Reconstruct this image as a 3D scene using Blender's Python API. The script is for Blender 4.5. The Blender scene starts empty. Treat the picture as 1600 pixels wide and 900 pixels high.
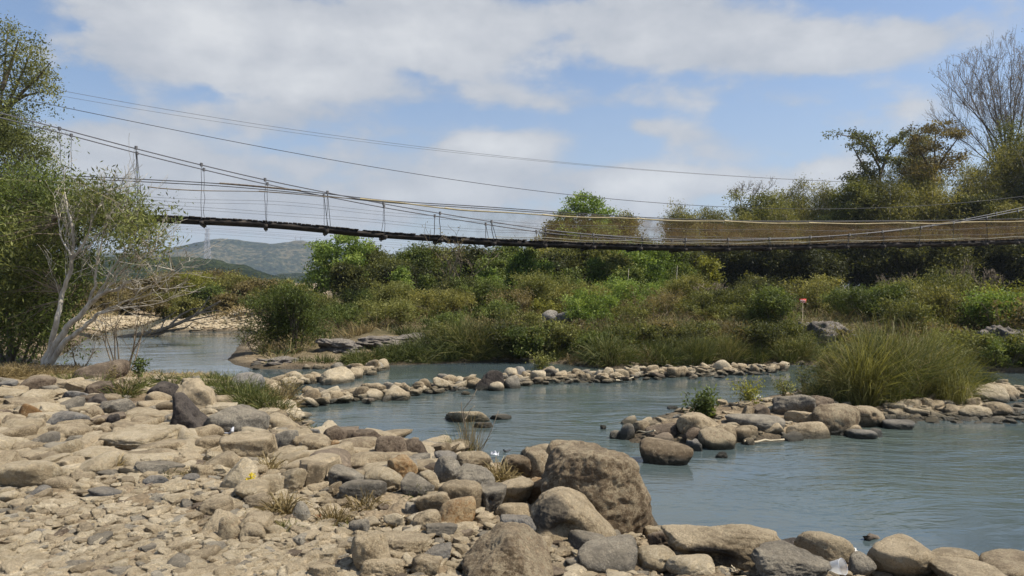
import bpy, math, numpy as np
from mathutils import Vector
SC = bpy.context.scene
COL = SC.collection
F, H, YH = 1155.0, 1.9, 445.0          # focal length in photo pixels, eye height over the water, horizon row
R = np.random.default_rng

# ------------------------------------------------------------------ noise
def _hash(i):
    return np.modf(np.abs(np.sin(i[..., 0]*127.1 + i[..., 1]*311.7 + i[..., 2]*74.7)*43758.5453))[0]
def vnoise(p):
    i = np.floor(p); f = p - i; u = f*f*(3 - 2*f); o = 0
    for dx in (0, 1):
        for dy in (0, 1):
            for dz in (0, 1):
                w = (u[..., 0] if dx else 1-u[..., 0])*(u[..., 1] if dy else 1-u[..., 1])*(u[..., 2] if dz else 1-u[..., 2])
                o = o + w*_hash(i + np.array([dx, dy, dz]))
    return o*2 - 1
def fbm(p, n=4, g=.5):
    o, a = 0, 1.0
    for k in range(n):
        o = o + a*vnoise(p*(2.03**k) + 17.3*k); a *= g
    return o

# ------------------------------------------------------------------ terrain
def inv(px, py, z=0.0):
    d = (H - z)*F/(py - YH); return ((px - 800)/F*d, d)
NEAR = [inv(*p) for p in [(60, 579), (140, 580), (200, 582), (280, 590), (350, 592), (420, 600), (440, 612), (466, 640), (482, 665), (530, 680), (600, 690),
        (690, 708), (770, 722), (830, 728), (900, 722), (950, 722), (985, 740), (1012, 790), (1035, 825), (1060, 848), (1200, 862), (1330, 874), (1440, 886), (1560, 905), (1750, 940)]]
NEAR += [(9, 3.2), (9, -30), (-70, -30), (-70, 60), (-26, 60), (-17, 34), (-16, 29), (-14.2, 24.4), (-12.6, 21), (-11.6, 18.6)]
FAR = [(-26, 61), (-14.9, 30)] + [inv(*p) for p in [(300, 518), (392, 518), (372, 540), (356, 560), (366, 570), (400, 577), (540, 577), (600, 571), (690, 568), (800, 566), (880, 569), (960, 577), (1060, 573),
        (1180, 570), (1260, 570), (1480, 577), (1600, 583), (1900, 590)]] + [(60, 16), (60, 300), (-26, 300)]
BAR = [inv(*p) for p in [(962, 672), (985, 692), (1080, 702), (1150, 694), (1225, 690), (1290, 678), (1360, 662), (1430, 653), (1500, 655), (1545, 653), (1552, 642), (1528, 630), (1560, 627), (1596, 622), (1600, 610), (1560, 603),
        (1500, 600), (1400, 603), (1290, 612), (1200, 620), (1130, 632), (1060, 642), (1010, 652)]]
WEIR_A = [inv(*p) for p in [(415, 606), (450, 602), (500, 596), (545, 590), (570, 583), (600, 577)]]
WEIR_B = [inv(*p) for p in [(462, 632), (490, 626), (530, 625), (580, 621), (640, 615), (700, 607), (760, 604), (815, 598), (860, 594), (900, 593), (960, 594), (1000, 588), (1060, 587), (1120, 584), (1180, 582), (1225, 578)]]

def sdist(X, Y, poly):
    P = np.array(poly); Q = np.roll(P, -1, 0); d = np.full(X.shape, 1e9); ins = np.zeros(X.shape, bool)
    for a, b in zip(P, Q):
        e = b - a; wx, wy = X - a[0], Y - a[1]
        t = np.clip((wx*e[0] + wy*e[1])/(e @ e), 0, 1)
        d = np.minimum(d, np.hypot(wx - t*e[0], wy - t*e[1]))
        c = ((a[1] <= Y) & (b[1] > Y)) | ((b[1] <= Y) & (a[1] > Y))
        if abs(e[1]) > 1e-9:
            ins ^= c & (X < a[0] + (Y - a[1])*e[0]/e[1])
    return np.where(ins, d, -d)
def ldist(X, Y, line):
    d = np.full(X.shape, 1e9)
    for a, b in zip(np.array(line[:-1]), np.array(line[1:])):
        e = b - a; wx, wy = X - a[0], Y - a[1]; t = np.clip((wx*e[0] + wy*e[1])/(e @ e), 0, 1)
        d = np.minimum(d, np.hypot(wx - t*e[0], wy - t*e[1]))
    return d
def ss(a, b, x):
    t = np.clip((x - a)/(b - a), 0, 1); return t*t*(3 - 2*t)
def height(X, Y):
    X = np.asarray(X, float); Y = np.asarray(Y, float)
    far = np.hypot(X, Y)
    p = np.stack([X, Y, X*0], -1)
    n = fbm(p*.55, 3)*.10 + fbm(p*2.3, 2)*.025
    sn = sdist(X, Y, NEAR); sf = sdist(X, Y, FAR); sb = sdist(X, Y, BAR)
    hn = np.where(sn > 0, .36*(1 - np.exp(-sn/1.1)) + .04*ss(4, 9, sn), np.maximum(sn*.35, -.55))
    hf = np.where(sf > 0, .14*(1 - np.exp(-sf/.4)) + .60*ss(.8, 5.5, sf) + .40*ss(6, 25, sf) + 1.2*ss(50, 250, sf), np.maximum(sf*.35, -.55))
    hb = np.where(sb > 0, .16*(1 - np.exp(-sb/.4)), np.maximum(sb*.35, -.55))
    h = np.maximum(np.maximum(hn, hf), hb)
    h = np.maximum(h, .0 - .45*ss(0, 1.0, np.minimum(ldist(X, Y, WEIR_A), ldist(X, Y, WEIR_B))) - .04)
    h = h + n*ss(-.2, .5, h)*np.where(sn > 0, .7, 1.2)
    h = np.where(far > 60, h + .4*ss(60, 200, far), h)
    left = ss(20, 60, -X - 8)*ss(30, 70, Y)
    return h + left*2.5
def gz(x, y):
    return float(height(np.array([x]), np.array([y]))[0])
# fast look-up grid for placing things
_gx = np.arange(-22, 26, .08); _gy = np.arange(2, 50, .08)
_G = height(*np.meshgrid(_gx, _gy))
def gl(x, y):
    x = np.asarray(x, float); y = np.asarray(y, float)
    i = np.clip(((x + 22)/.08).astype(int), 0, len(_gx)-1); j = np.clip(((y - 2)/.08).astype(int), 0, len(_gy)-1)
    return _G[j, i]
def hit(px, py):
    """where the sight line through a photo pixel first meets the ground or the water"""
    d = np.arange(3.0, 60, .03); x = (px - 800)/F*d; z = H - (py - YH)/F*d
    k = np.nonzero(z <= np.maximum(gl(x, d), 0))[0]
    k = k[0] if len(k) else -1
    return x[k], d[k], max(float(gl(x[k], d[k])), 0)
def at(px, py, d):
    return np.array([(px - 800)/F*d, d, H - (py - YH)/F*d])

# ------------------------------------------------------------------ meshes
def mesh(name, V, faces, smooth=False, attr=None):
    """faces: list of (n,k) index arrays"""
    me = bpy.data.meshes.new(name); V = np.ascontiguousarray(V, np.float32)
    faces = [np.asarray(f, np.int32) for f in faces if len(f)]
    me.vertices.add(len(V)); me.vertices.foreach_set('co', V.ravel())
    tot = np.concatenate([np.full(len(f), f.shape[1], np.int32) for f in faces])
    idx = np.concatenate([f.ravel() for f in faces])
    me.loops.add(len(idx)); me.loops.foreach_set('vertex_index', idx)
    me.polygons.add(len(tot)); me.polygons.foreach_set('loop_start', (np.cumsum(tot) - tot).astype(np.int32))
    try: me.polygons.foreach_set('loop_total', tot)
    except Exception: pass
    if smooth: me.polygons.foreach_set('use_smooth', np.ones(len(tot), bool))
    if attr is not None:
        a = me.attributes.new('tint', 'FLOAT', 'POINT'); a.data.foreach_set('value', np.ascontiguousarray(attr, np.float32))
    me.update(calc_edges=True); me.validate()
    return me
def obj(name, me, mat, parent=None, loc=None):
    o = bpy.data.objects.new(name, me); COL.objects.link(o)
    if mat is not None and not len(me.materials): me.materials.append(mat)
    if parent: o.parent = parent
    if loc is not None: o.location = loc
    return o
def tag(o, label=None, cat=None, group=None, kind=None):
    if label: o['label'] = label
    if cat: o['category'] = cat
    if group: o['group'] = group
    if kind: o['kind'] = kind
    return o
def thing(name, label, cat, loc=(0, 0, 0), group=None):
    o = bpy.data.objects.new(name, None); COL.objects.link(o); o.location = loc; o.empty_display_size = .1
    return tag(o, label, cat, group)
class MB:
    def __init__(s): s.v, s.q, s.t, s.a, s.n = [], [], [], [], 0
    def add(s, V, q=None, t=None, a=None):
        V = np.asarray(V, float)
        if q is not None and len(q): s.q.append(np.asarray(q) + s.n)
        if t is not None and len(t): s.t.append(np.asarray(t) + s.n)
        s.v.append(V); s.a.append(np.full(len(V), .5) if a is None else np.broadcast_to(a, (len(V),)).copy()); s.n += len(V)
    def tube(s, pts, rad, k=6, a=None, cap=True):
        P = np.asarray(pts, float); n = len(P); rad = np.broadcast_to(rad, (n,))
        T = np.gradient(P, axis=0); T /= np.linalg.norm(T, axis=1)[:, None] + 1e-9
        ref = np.array([0, 0, 1.]) if abs(T[:, 2]).mean() < .8 else np.array([1., 0, 0])
        A = np.cross(T, ref); A /= np.linalg.norm(A, axis=1)[:, None] + 1e-9; B = np.cross(T, A)
        th = np.arange(k)*2*np.pi/k
        V = P[:, None] + rad[:, None, None]*(np.cos(th)[None, :, None]*A[:, None] + np.sin(th)[None, :, None]*B[:, None])
        i = np.arange(n-1)[:, None]*k; j = np.arange(k)[None]; jn = (j + 1) % k
        q = np.stack([i + j, i + jn, i + k + jn, i + k + j], -1).reshape(-1, 4)
        s.add(V.reshape(-1, 3), q, None, a)
        if cap and k in (3, 4, 5, 6, 8):
            for e in (0, n-1):
                s.v.append(P[e:e+1]); s.a.append(np.array([.5])); c = s.n; s.n += 1
                base = c - n*k - (1 if e else 0) + e*k
                s.t.append(np.stack([base + np.arange(k), base + (np.arange(k) + 1) % k, np.full(k, c)], -1))
    def box(s, c, size, ax=None, a=None):
        c = np.asarray(c, float); h = np.asarray(size, float)/2
        S = np.array([[x, y, z] for x in (-1, 1) for y in (-1, 1) for z in (-1, 1)])*h
        if ax is not None: S = S @ np.asarray(ax)
        s.add(S + c, [[0, 1, 3, 2], [4, 6, 7, 5], [0, 4, 5, 1], [2, 3, 7, 6], [0, 2, 6, 4], [1, 5, 7, 3]], None, a)
    def build(s, name, smooth=False):
        return mesh(name, np.concatenate(s.v), [np.concatenate(x) for x in (s.q, s.t) if x], smooth, np.concatenate(s.a))
    def bounds(s):
        V = np.concatenate(s.v); return V.min(0), V.max(0)

def ico(n):
    t = (1 + 5**.5)/2
    V = [np.array(v, float)/np.linalg.norm(v) for v in [(-1, t, 0), (1, t, 0), (-1, -t, 0), (1, -t, 0), (0, -1, t), (0, 1, t), (0, -1, -t), (0, 1, -t), (t, 0, -1), (t, 0, 1), (-t, 0, -1), (-t, 0, 1)]]
    Fc = [(0, 11, 5), (0, 5, 1), (0, 1, 7), (0, 7, 10), (0, 10, 11), (1, 5, 9), (5, 11, 4), (11, 10, 2), (10, 7, 6), (7, 1, 8), (3, 9, 4), (3, 4, 2), (3, 2, 6), (3, 6, 8), (3, 8, 9), (4, 9, 5), (2, 4, 11), (6, 2, 10), (8, 6, 7), (9, 8, 1)]
    for _ in range(n):
        c, G = {}, []
        def m(a, b):
            k = (min(a, b), max(a, b))
            if k not in c:
                v = V[a] + V[b]; V.append(v/np.linalg.norm(v)); c[k] = len(V) - 1
            return c[k]
        for a, b, d in Fc:
            x, y, z = m(a, b), m(b, d), m(d, a); G += [(a, x, z), (b, y, x), (d, z, y), (x, y, z)]
        Fc = G
    return np.array(V), np.array(Fc)
ICO = [ico(k) for k in range(6)]

# ------------------------------------------------------------------ materials
def newmat(name):
    m = bpy.data.materials.new(name); m.use_nodes = True; nt = m.node_tree; nt.nodes.clear(); return m, nt
def N(nt, typ, **kw):
    n = nt.nodes.new(typ)
    for k, v in kw.items():
        if k.startswith('i_'):
            n.inputs[k[2:].replace('_', ' ')].default_value = v
        else: setattr(n, k, v)
    return n
def ramp(nt, stops, interp='LINEAR'):
    n = nt.nodes.new('ShaderNodeValToRGB'); cr = n.color_ramp; cr.interpolation = interp
    while len(cr.elements) < len(stops): cr.elements.new(.5)
    for e, (p, c) in zip(cr.elements, stops): e.position = p; e.color = (*c, 1) if len(c) == 3 else c
    return n
def math_(nt, op, a, b=None, c=None, clamp=False):
    n = nt.nodes.new('ShaderNodeMath'); n.operation = op; n.use_clamp = clamp
    for i, v in enumerate((a, b, c)):
        if v is None: continue
        if isinstance(v, (int, float)): n.inputs[i].default_value = v
        else: nt.links.new(v, n.inputs[i])
    return n.outputs[0]
def vmath(nt, op, a, b=None):
    n = nt.nodes.new('ShaderNodeVectorMath'); n.operation = op
    for i, v in enumerate((a, b)):
        if v is None: continue
        if isinstance(v, (tuple, list)): n.inputs[i].default_value = v
        else: nt.links.new(v, n.inputs[i])
    return n.outputs['Value'] if op in ('LENGTH', 'DOT_PRODUCT') else n.outputs[0]
def mixc(nt, fac, a, b, typ='MIX'):
    n = nt.nodes.new('ShaderNodeMix'); n.data_type = 'RGBA'; n.blend_type = typ
    for s, v in ((0, fac), (6, a), (7, b)):
        if isinstance(v, (int, float)): n.inputs[s].default_value = v
        elif isinstance(v, tuple): n.inputs[s].default_value = (*v, 1)
        else: nt.links.new(v, n.inputs[s])
    return n.outputs[2]
def leafmat(name, cols, trans=.48, rough=.55):
    m, nt = newmat(name); L = nt.links.new
    at_ = N(nt, 'ShaderNodeAttribute', attribute_name='tint')
    oi = N(nt, 'ShaderNodeObjectInfo')
    f = math_(nt, 'ADD', at_.outputs['Fac'], math_(nt, 'MULTIPLY', math_(nt, 'SUBTRACT', oi.outputs['Random'], .5), .42), clamp=True)
    r = ramp(nt, [(i/(len(cols) - 1), c) for i, c in enumerate(cols)]); L(f, r.inputs[0])
    d = N(nt, 'ShaderNodeBsdfPrincipled'); d.inputs['Roughness'].default_value = rough; d.inputs['Specular IOR Level'].default_value = .25
    t = N(nt, 'ShaderNodeBsdfTranslucent'); L(r.outputs[0], d.inputs['Base Color'])
    L(mixc(nt, .6, r.outputs[0], (.35, .32, .05), 'SOFT_LIGHT'), t.inputs['Color'])
    mx = N(nt, 'ShaderNodeMixShader'); mx.inputs[0].default_value = trans
    L(d.outputs[0], mx.inputs[1]); L(t.outputs[0], mx.inputs[2])
    o = N(nt, 'ShaderNodeOutputMaterial'); L(mx.outputs[0], o.inputs[0]); return m
M = {}
M['olive'] = leafmat('olive_leaf', [(0.067, 0.076, 0.02), (0.159, 0.168, 0.046), (0.329, 0.323, 0.104)])
M['green'] = leafmat('green_leaf', [(0.049, 0.063, 0.015), (0.112, 0.149, 0.034), (0.268, 0.305, 0.085)])
M['bright'] = leafmat('bright_leaf', [(0.085, 0.128, 0.024), (0.177, 0.256, 0.049), (0.366, 0.439, 0.104)])
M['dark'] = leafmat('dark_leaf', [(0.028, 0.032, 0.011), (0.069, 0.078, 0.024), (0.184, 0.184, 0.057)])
M['scrub'] = leafmat('scrub_leaf', [(.10,.078,.032),(.20,.16,.066),(.33,.265,.115)])
M['yellow'] = leafmat('yellow_leaf', [(.12,.125,.024),(.23,.235,.042),(.39,.37,.075)])
M['bamboo'] = leafmat('bamboo_leaf', [(.09,.092,.024),(.20,.195,.052),(.40,.36,.115)])
M['grass'] = leafmat('grass_blade', [(.034,.046,.011),(.092,.110,.027),(.25,.24,.08)], .3)
M['reed'] = leafmat('reed_blade', [(.040,.052,.013),(.12,.132,.036),(.38,.32,.13)], .3)
M['dry'] = leafmat('dry_blade', [(.110, .077, .031), (.231, .171, .072), (.418, .330, .165)], .25)
M['willow'] = leafmat('willow_leaf', [(0.073, 0.085, 0.024), (0.171, 0.189, 0.055), (0.354, 0.366, 0.122)])
M['petal'] = leafmat('yellow_petal', [(.5, .38, .01), (.7, .55, .02)], .3)
def plain(name, cols, scale=6, rough=.85, bump=.3, stretch=(1, 1, 1), spec=.3):
    m, nt = newmat(name); L = nt.links.new
    tc = N(nt, 'ShaderNodeTexCoord'); oi = N(nt, 'ShaderNodeObjectInfo')
    v = vmath(nt, 'ADD', vmath(nt, 'MULTIPLY', tc.outputs['Object'], stretch), oi.outputs['Random'])
    n = N(nt, 'ShaderNodeTexNoise', i_Scale=scale, i_Detail=6.0, i_Roughness=.65); L(v, n.inputs['Vector'])
    r = ramp(nt, [(.3 + .4*i/(len(cols) - 1), c) for i, c in enumerate(cols)]); L(n.outputs[0], r.inputs[0])
    d = N(nt, 'ShaderNodeBsdfPrincipled'); d.inputs['Roughness'].default_value = rough; d.inputs['Specular IOR Level'].default_value = spec
    L(r.outputs[0], d.inputs['Base Color'])
    b = N(nt, 'ShaderNodeBump', i_Strength=bump, i_Distance=.02); L(n.outputs[0], b.inputs['Height']); L(b.outputs[0], d.inputs['Normal'])
    o = N(nt, 'ShaderNodeOutputMaterial'); L(d.outputs[0], o.inputs[0]); return m
M['bark'] = plain('brown_bark', [(.05, .038, .026), (.12, .095, .07), (.2, .17, .13)], 8, stretch=(1, 1, .3))
M['palebark'] = plain('pale_bark', [(.17, .145, .11), (.40, .36, .29), (.56, .52, .44)], 9, stretch=(1, 1, .3))
M['twig'] = plain('dry_twig', [(.12, .095, .065), (.25, .2, .14)], 10)
M['stick'] = plain('bleached_wood', [(.35, .29, .19), (.55, .47, .33)], 12)
M['plank'] = plain('weathered_plank', [(.012, .010, .008), (.032, .025, .02), (.085, .07, .055)], 3, stretch=(1, 1, 3))
M['wire'] = plain('steel_cable', [(.03, .03, .032), (.07, .07, .072)], 20, rough=.6)
M['rope'] = plain('pale_rope', [(.2, .19, .15), (.34, .33, .27)], 20)
M['pole'] = plain('bamboo_pole', [(.30, .24, .13), (.48, .40, .24)], 4)
M['greywire'] = plain('aluminium_wire', [(.10, .10, .11), (.17, .17, .18)], 20, rough=.5)
M['steel'] = plain('galvanised_steel', [(.22, .23, .25), (.3, .31, .33)], 2, rough=.6)
M['red'] = plain('red_paint', [(.42, .03, .02), (.5, .045, .03)], 5)
M['white'] = plain('white_paint', [(.7, .68, .64), (.8, .79, .76)], 8)
M['litter'] = plain('white_litter', [(.38, .39, .42), (.58, .6, .64)], 8, rough=.4)

def rockmat(name, a, b, c, pit=.5, stain=.5, scale=1.0, dust=.35):
    m, nt = newmat(name); L = nt.links.new
    tc = N(nt, 'ShaderNodeTexCoord'); oi = N(nt, 'ShaderNodeObjectInfo'); ge = N(nt, 'ShaderNodeNewGeometry')
    at_ = N(nt, 'ShaderNodeAttribute', attribute_name='tint')
    off = math_(nt, 'MULTIPLY', oi.outputs['Random'], 37.0)
    v = vmath(nt, 'ADD', tc.outputs['Object'], off)
    n1 = N(nt, 'ShaderNodeTexNoise', i_Scale=3.2*scale, i_Detail=5.0, i_Roughness=.6); L(v, n1.inputs['Vector'])
    n2 = N(nt, 'ShaderNodeTexNoise', i_Scale=26*scale, i_Detail=6.0, i_Roughness=.7); L(v, n2.inputs['Vector'])
    n3 = N(nt, 'ShaderNodeTexNoise', i_Scale=90*scale, i_Detail=3.0, i_Roughness=.7); L(v, n3.inputs['Vector'])
    vo = N(nt, 'ShaderNodeTexVoronoi', i_Scale=34*scale); L(vmath(nt, 'ADD', v, vmath(nt, 'SCALE', n2.outputs[1], None)), vo.inputs['Vector'])
    n4 = N(nt, 'ShaderNodeTexNoise', i_Scale=9*scale, i_Detail=4.0, i_Roughness=.6); L(vmath(nt, 'ADD', v, (3, 1, 7)), n4.inputs['Vector'])
    f = math_(nt, 'ADD', n1.outputs[0], math_(nt, 'MULTIPLY', math_(nt, 'SUBTRACT', n2.outputs[0], .5), 1.5))
    f = math_(nt, 'ADD', f, math_(nt, 'MULTIPLY', math_(nt, 'SUBTRACT', n4.outputs[0], .5), .8))
    f = math_(nt, 'ADD', f, math_(nt, 'MULTIPLY', math_(nt, 'SUBTRACT', n3.outputs[0], .5), 1.1))
    f = math_(nt, 'ADD', f, math_(nt, 'MULTIPLY', math_(nt, 'SUBTRACT', at_.outputs['Fac'], .5), .55))
    r = ramp(nt, [(.34, a), (.5, b), (.66, c)]); L(f, r.inputs[0])
    col = r.outputs[0]
    # lichen-dark stain patches with a shape of their own
    st = N(nt, 'ShaderNodeTexNoise', i_Scale=2.3*scale, i_Detail=7.0, i_Roughness=.68); L(vmath(nt, 'ADD', v, (5, 9, 2)), st.inputs['Vector'])
    sf = ramp(nt, [(.60, (0, 0, 0)), (.72, (1, 1, 1))]); L(st.outputs[0], sf.inputs[0])
    col = mixc(nt, math_(nt, 'MULTIPLY', sf.outputs[0], stain), col, (.045, .04, .035))
    pf = ramp(nt, [(.14, (1, 1, 1)), (.40, (0, 0, 0))]); L(vo.outputs['Distance'], pf.inputs[0])
    pm = ramp(nt, [(.42, (0, 0, 0)), (.55, (1, 1, 1))]); L(n2.outputs[0], pm.inputs[0])
    pk = math_(nt, 'MULTIPLY', pf.outputs[0], math_(nt, 'MULTIPLY', pm.outputs[0], pit))
    col = mixc(nt, math_(nt, 'MULTIPLY', pk, .8), col, (.05, .042, .032))
    sk = ramp(nt, [(.57, (0, 0, 0)), (.66, (1, 1, 1))]); L(n3.outputs[0], sk.inputs[0])
    col = mixc(nt, math_(nt, 'MULTIPLY', sk.outputs[0], min(.75, .3 + pit*.5)), col, (.055, .043, .032))
    so_ = N(nt, 'ShaderNodeAttribute', attribute_name='stain_shade')  # black stains, plus shade painted into hollows and holes
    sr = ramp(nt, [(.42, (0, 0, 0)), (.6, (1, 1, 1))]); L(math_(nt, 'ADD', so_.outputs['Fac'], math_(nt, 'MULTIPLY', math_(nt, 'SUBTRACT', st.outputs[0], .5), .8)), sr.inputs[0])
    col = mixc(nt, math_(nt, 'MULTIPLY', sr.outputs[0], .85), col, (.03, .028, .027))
    # settled pale dust on upward faces, broken by noise
    sep = N(nt, 'ShaderNodeSeparateXYZ'); L(ge.outputs['Normal'], sep.inputs[0])
    up = ramp(nt, [(.35, (0, 0, 0)), (.95, (1, 1, 1))]); L(sep.outputs[2], up.inputs[0])
    col = mixc(nt, math_(nt, 'MULTIPLY', up.outputs[0], math_(nt, 'MULTIPLY', math_(nt, 'MULTIPLY', n4.outputs[0], 1.6), dust)), col, (.53, .435, .29))
    # wet band at the water's edge
    pz = N(nt, 'ShaderNodeSeparateXYZ'); L(ge.outputs['Position'], pz.inputs[0])
    wz = math_(nt, 'ADD', pz.outputs[2], math_(nt, 'MULTIPLY', math_(nt, 'SUBTRACT', n1.outputs[0], .5), .05))
    wet = ramp(nt, [(.045, (1, 1, 1)), (.115, (0, 0, 0))]); L(wz, wet.inputs[0])
    col = mixc(nt, math_(nt, 'MULTIPLY', wet.outputs[0], .85), col, (.032, .03, .018))
    d = N(nt, 'ShaderNodeBsdfPrincipled'); d.inputs['Specular IOR Level'].default_value = .25
    L(col, d.inputs['Base Color'])
    L(math_(nt, 'SUBTRACT', .92, math_(nt, 'MULTIPLY', wet.outputs[0], .5)), d.inputs['Roughness'])
    hgt = math_(nt, 'ADD', math_(nt, 'MULTIPLY', n2.outputs[0], .8), math_(nt, 'MULTIPLY', n3.outputs[0], .5))
    hgt = math_(nt, 'SUBTRACT', hgt, math_(nt, 'MULTIPLY', pk, 1.6))
    b = N(nt, 'ShaderNodeBump', i_Strength=1.0, i_Distance=.03/scale); L(hgt, b.inputs['Height']); L(b.outputs[0], d.inputs['Normal'])
    o = N(nt, 'ShaderNodeOutputMaterial'); L(d.outputs[0], o.inputs[0]); return m
RM = {
 't': rockmat('tan_rock', (.20, .152, .092), (.37, .288, .178), (.50, .40, .26), .55, .45),
 'p': rockmat('pale_rock', (.33, .26, .162), (.46, .375, .243), (.56, .47, .325), .45, .35),
 'g': rockmat('grey_rock', (.135, .122, .10), (.235, .212, .172), (.345, .31, .245), .7, .55, dust=.3),
 's': rockmat('slate_rock', (.105, .103, .10), (.175, .17, .162), (.26, .25, .23), .4, .45, dust=.3),
 'd': rockmat('dark_rock', (.032, .027, .024), (.062, .051, .045), (.115, .096, .082), .6, .3, dust=.08),
 'u': rockmat('umber_rock', (.085, .060, .042), (.16, .118, .082), (.26, .20, .14), .7, .5, dust=.15),
 'o': rockmat('ochre_rock', (.24, .135, .055), (.36, .225, .105), (.46, .33, .18), .4, .35, dust=.25),
 'b': rockmat('pitted_rock', (.145, .102, .06), (.30, .228, .14), (.44, .355, .23), 1.0, .55, dust=.3),
 'l': rockmat('ledge_rock', (.09, .08, .074), (.165, .15, .137), (.26, .235, .21), .3, .6, .5, dust=.25),
}
# ------------------------------------------------------------------ sky, sun, camera
EL, AZ = math.radians(54), math.radians(97)      # sun height; azimuth clockwise from the view direction (+Y) towards +X
sun_dir = Vector((math.cos(EL)*math.sin(AZ), math.cos(EL)*math.cos(AZ), math.sin(EL)))
W = bpy.data.worlds.new('World'); SC.world = W; W.use_nodes = True
def make_sky():
    nt = W.node_tree; nt.nodes.clear(); L = nt.links.new
    sky = N(nt, 'ShaderNodeTexSky', sky_type='NISHITA', sun_disc=False, sun_elevation=EL, sun_rotation=AZ, altitude=100, air_density=1.0, dust_density=1.6, ozone_density=1.5)
    tc = N(nt, 'ShaderNodeTexCoord'); d = tc.outputs['Generated']
    sep = N(nt, 'ShaderNodeSeparateXYZ'); L(d, sep.inputs[0])
    yy = math_(nt, 'MAXIMUM', sep.outputs[1], .12)
    u = math_(nt, 'DIVIDE', sep.outputs[0], yy); v = math_(nt, 'DIVIDE', sep.outputs[2], yy)
    nz = N(nt, 'ShaderNodeTexNoise', i_Scale=7.0, i_Detail=8.0, i_Roughness=.55); L(vmath(nt, 'MULTIPLY', d, (1, 1, 2.0)), nz.inputs['Vector'])
    nb = N(nt, 'ShaderNodeTexNoise', i_Scale=2.6, i_Detail=5.0, i_Roughness=.5); L(vmath(nt, 'MULTIPLY', d, (1, 1, 2.2)), nb.inputs['Vector'])
    nf = N(nt, 'ShaderNodeTexNoise', i_Scale=22.0, i_Detail=6.0, i_Roughness=.6); L(vmath(nt, 'MULTIPLY', d, (1, 1, 1.6)), nf.inputs['Vector'])
    uw = math_(nt, 'ADD', u, math_(nt, 'MULTIPLY', math_(nt, 'SUBTRACT', nz.outputs[0], .5), .16))
    vw = math_(nt, 'ADD', v, math_(nt, 'MULTIPLY', math_(nt, 'SUBTRACT', nb.outputs[0], .5), .10))
    cx = N(nt, 'ShaderNodeCombineXYZ'); L(uw, cx.inputs[0]); L(vw, cx.inputs[1])
    dens = None; brt = None
    for (px, py, rx, ry, s, w) in CLOUDS:
        c = ((px - 800)/F, (YH - py)/F, 0)
        q = vmath(nt, 'MULTIPLY', vmath(nt, 'SUBTRACT', cx.outputs[0], c), (F/rx, F/ry, 0))
        l = vmath(nt, 'LENGTH', q)
        g = math_(nt, 'MULTIPLY', math_(nt, 'POWER', 2.718, math_(nt, 'MULTIPLY', math_(nt, 'MULTIPLY', l, l), -1.0)), s)
        dens = g if dens is None else math_(nt, 'ADD', dens, g)
        if w: 
            gw = math_(nt, 'MULTIPLY', g, w); brt = gw if brt is None else math_(nt, 'ADD', brt, gw)
    dens = math_(nt, 'ADD', dens, math_(nt, 'MULTIPLY', math_(nt, 'SUBTRACT', nz.outputs[0], .485), 2.3))
    dens = math_(nt, 'ADD', dens, math_(nt, 'MULTIPLY', math_(nt, 'SUBTRACT', nf.outputs[0], .5), .5))
    # thicker cover overhead and behind, where the picture does not look
    back = ramp(nt, [(.40, (0, 0, 0)), (.62, (1, 1, 1))]); L(math_(nt, 'ADD', math_(nt, 'MULTIPLY', sep.outputs[1], -.5), .5), back.inputs[0])
    gen = ramp(nt, [(.42, (0, 0, 0)), (.7, (.9, .9, .9))]); L(nb.outputs[0], gen.inputs[0])
    dens = math_(nt, 'ADD', dens, math_(nt, 'MULTIPLY', math_(nt, 'MULTIPLY', back.outputs[0], gen.outputs[0]), .4))
    cov = ramp(nt, [(.16, (0, 0, 0)), (.75, (1, 1, 1))], 'EASE'); L(dens, cov.inputs[0])
    covs = math_(nt, 'MULTIPLY', cov.outputs[0], .93)
    bw = math_(nt, 'ADD', math_(nt, 'MULTIPLY', brt, .75), math_(nt, 'MULTIPLY', math_(nt, 'SUBTRACT', nz.outputs[0], .44), 2.0))
    bw = math_(nt, 'ADD', bw, math_(nt, 'MULTIPLY', math_(nt, 'SUBTRACT', nf.outputs[0], .5), .6))
    cc = ramp(nt, [(0, (4.6, 4.9, 5.4)), (.4, (5.6, 5.8, 6.15)), (1, (7.4, 7.5, 7.6))]); L(bw, cc.inputs[0])
    # horizon veil
    hz = ramp(nt, [(0, (1, 1, 1)), (.34, (0, 0, 0))], 'EASE'); L(v, hz.inputs[0])
    base = mixc(nt, math_(nt, 'ADD', math_(nt, 'MULTIPLY', hz.outputs[0], .42), .10), vmath(nt, 'MULTIPLY', sky.outputs[0], SKYMUL), (5.3, 5.7, 6.4))
    col = mixc(nt, covs, base, cc.outputs[0])
    bg = N(nt, 'ShaderNodeBackground'); bg.inputs['Strength'].default_value = SKY_STRENGTH; L(col, bg.inputs['Color'])
    o = N(nt, 'ShaderNodeOutputWorld'); L(bg.outputs[0], o.inputs[0])
    W.cycles.sampling_method = 'MANUAL'; W.cycles.sample_map_resolution = 512
SKYMUL = (1.18, 1.30, 1.44); SKY_STRENGTH = .077
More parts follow.
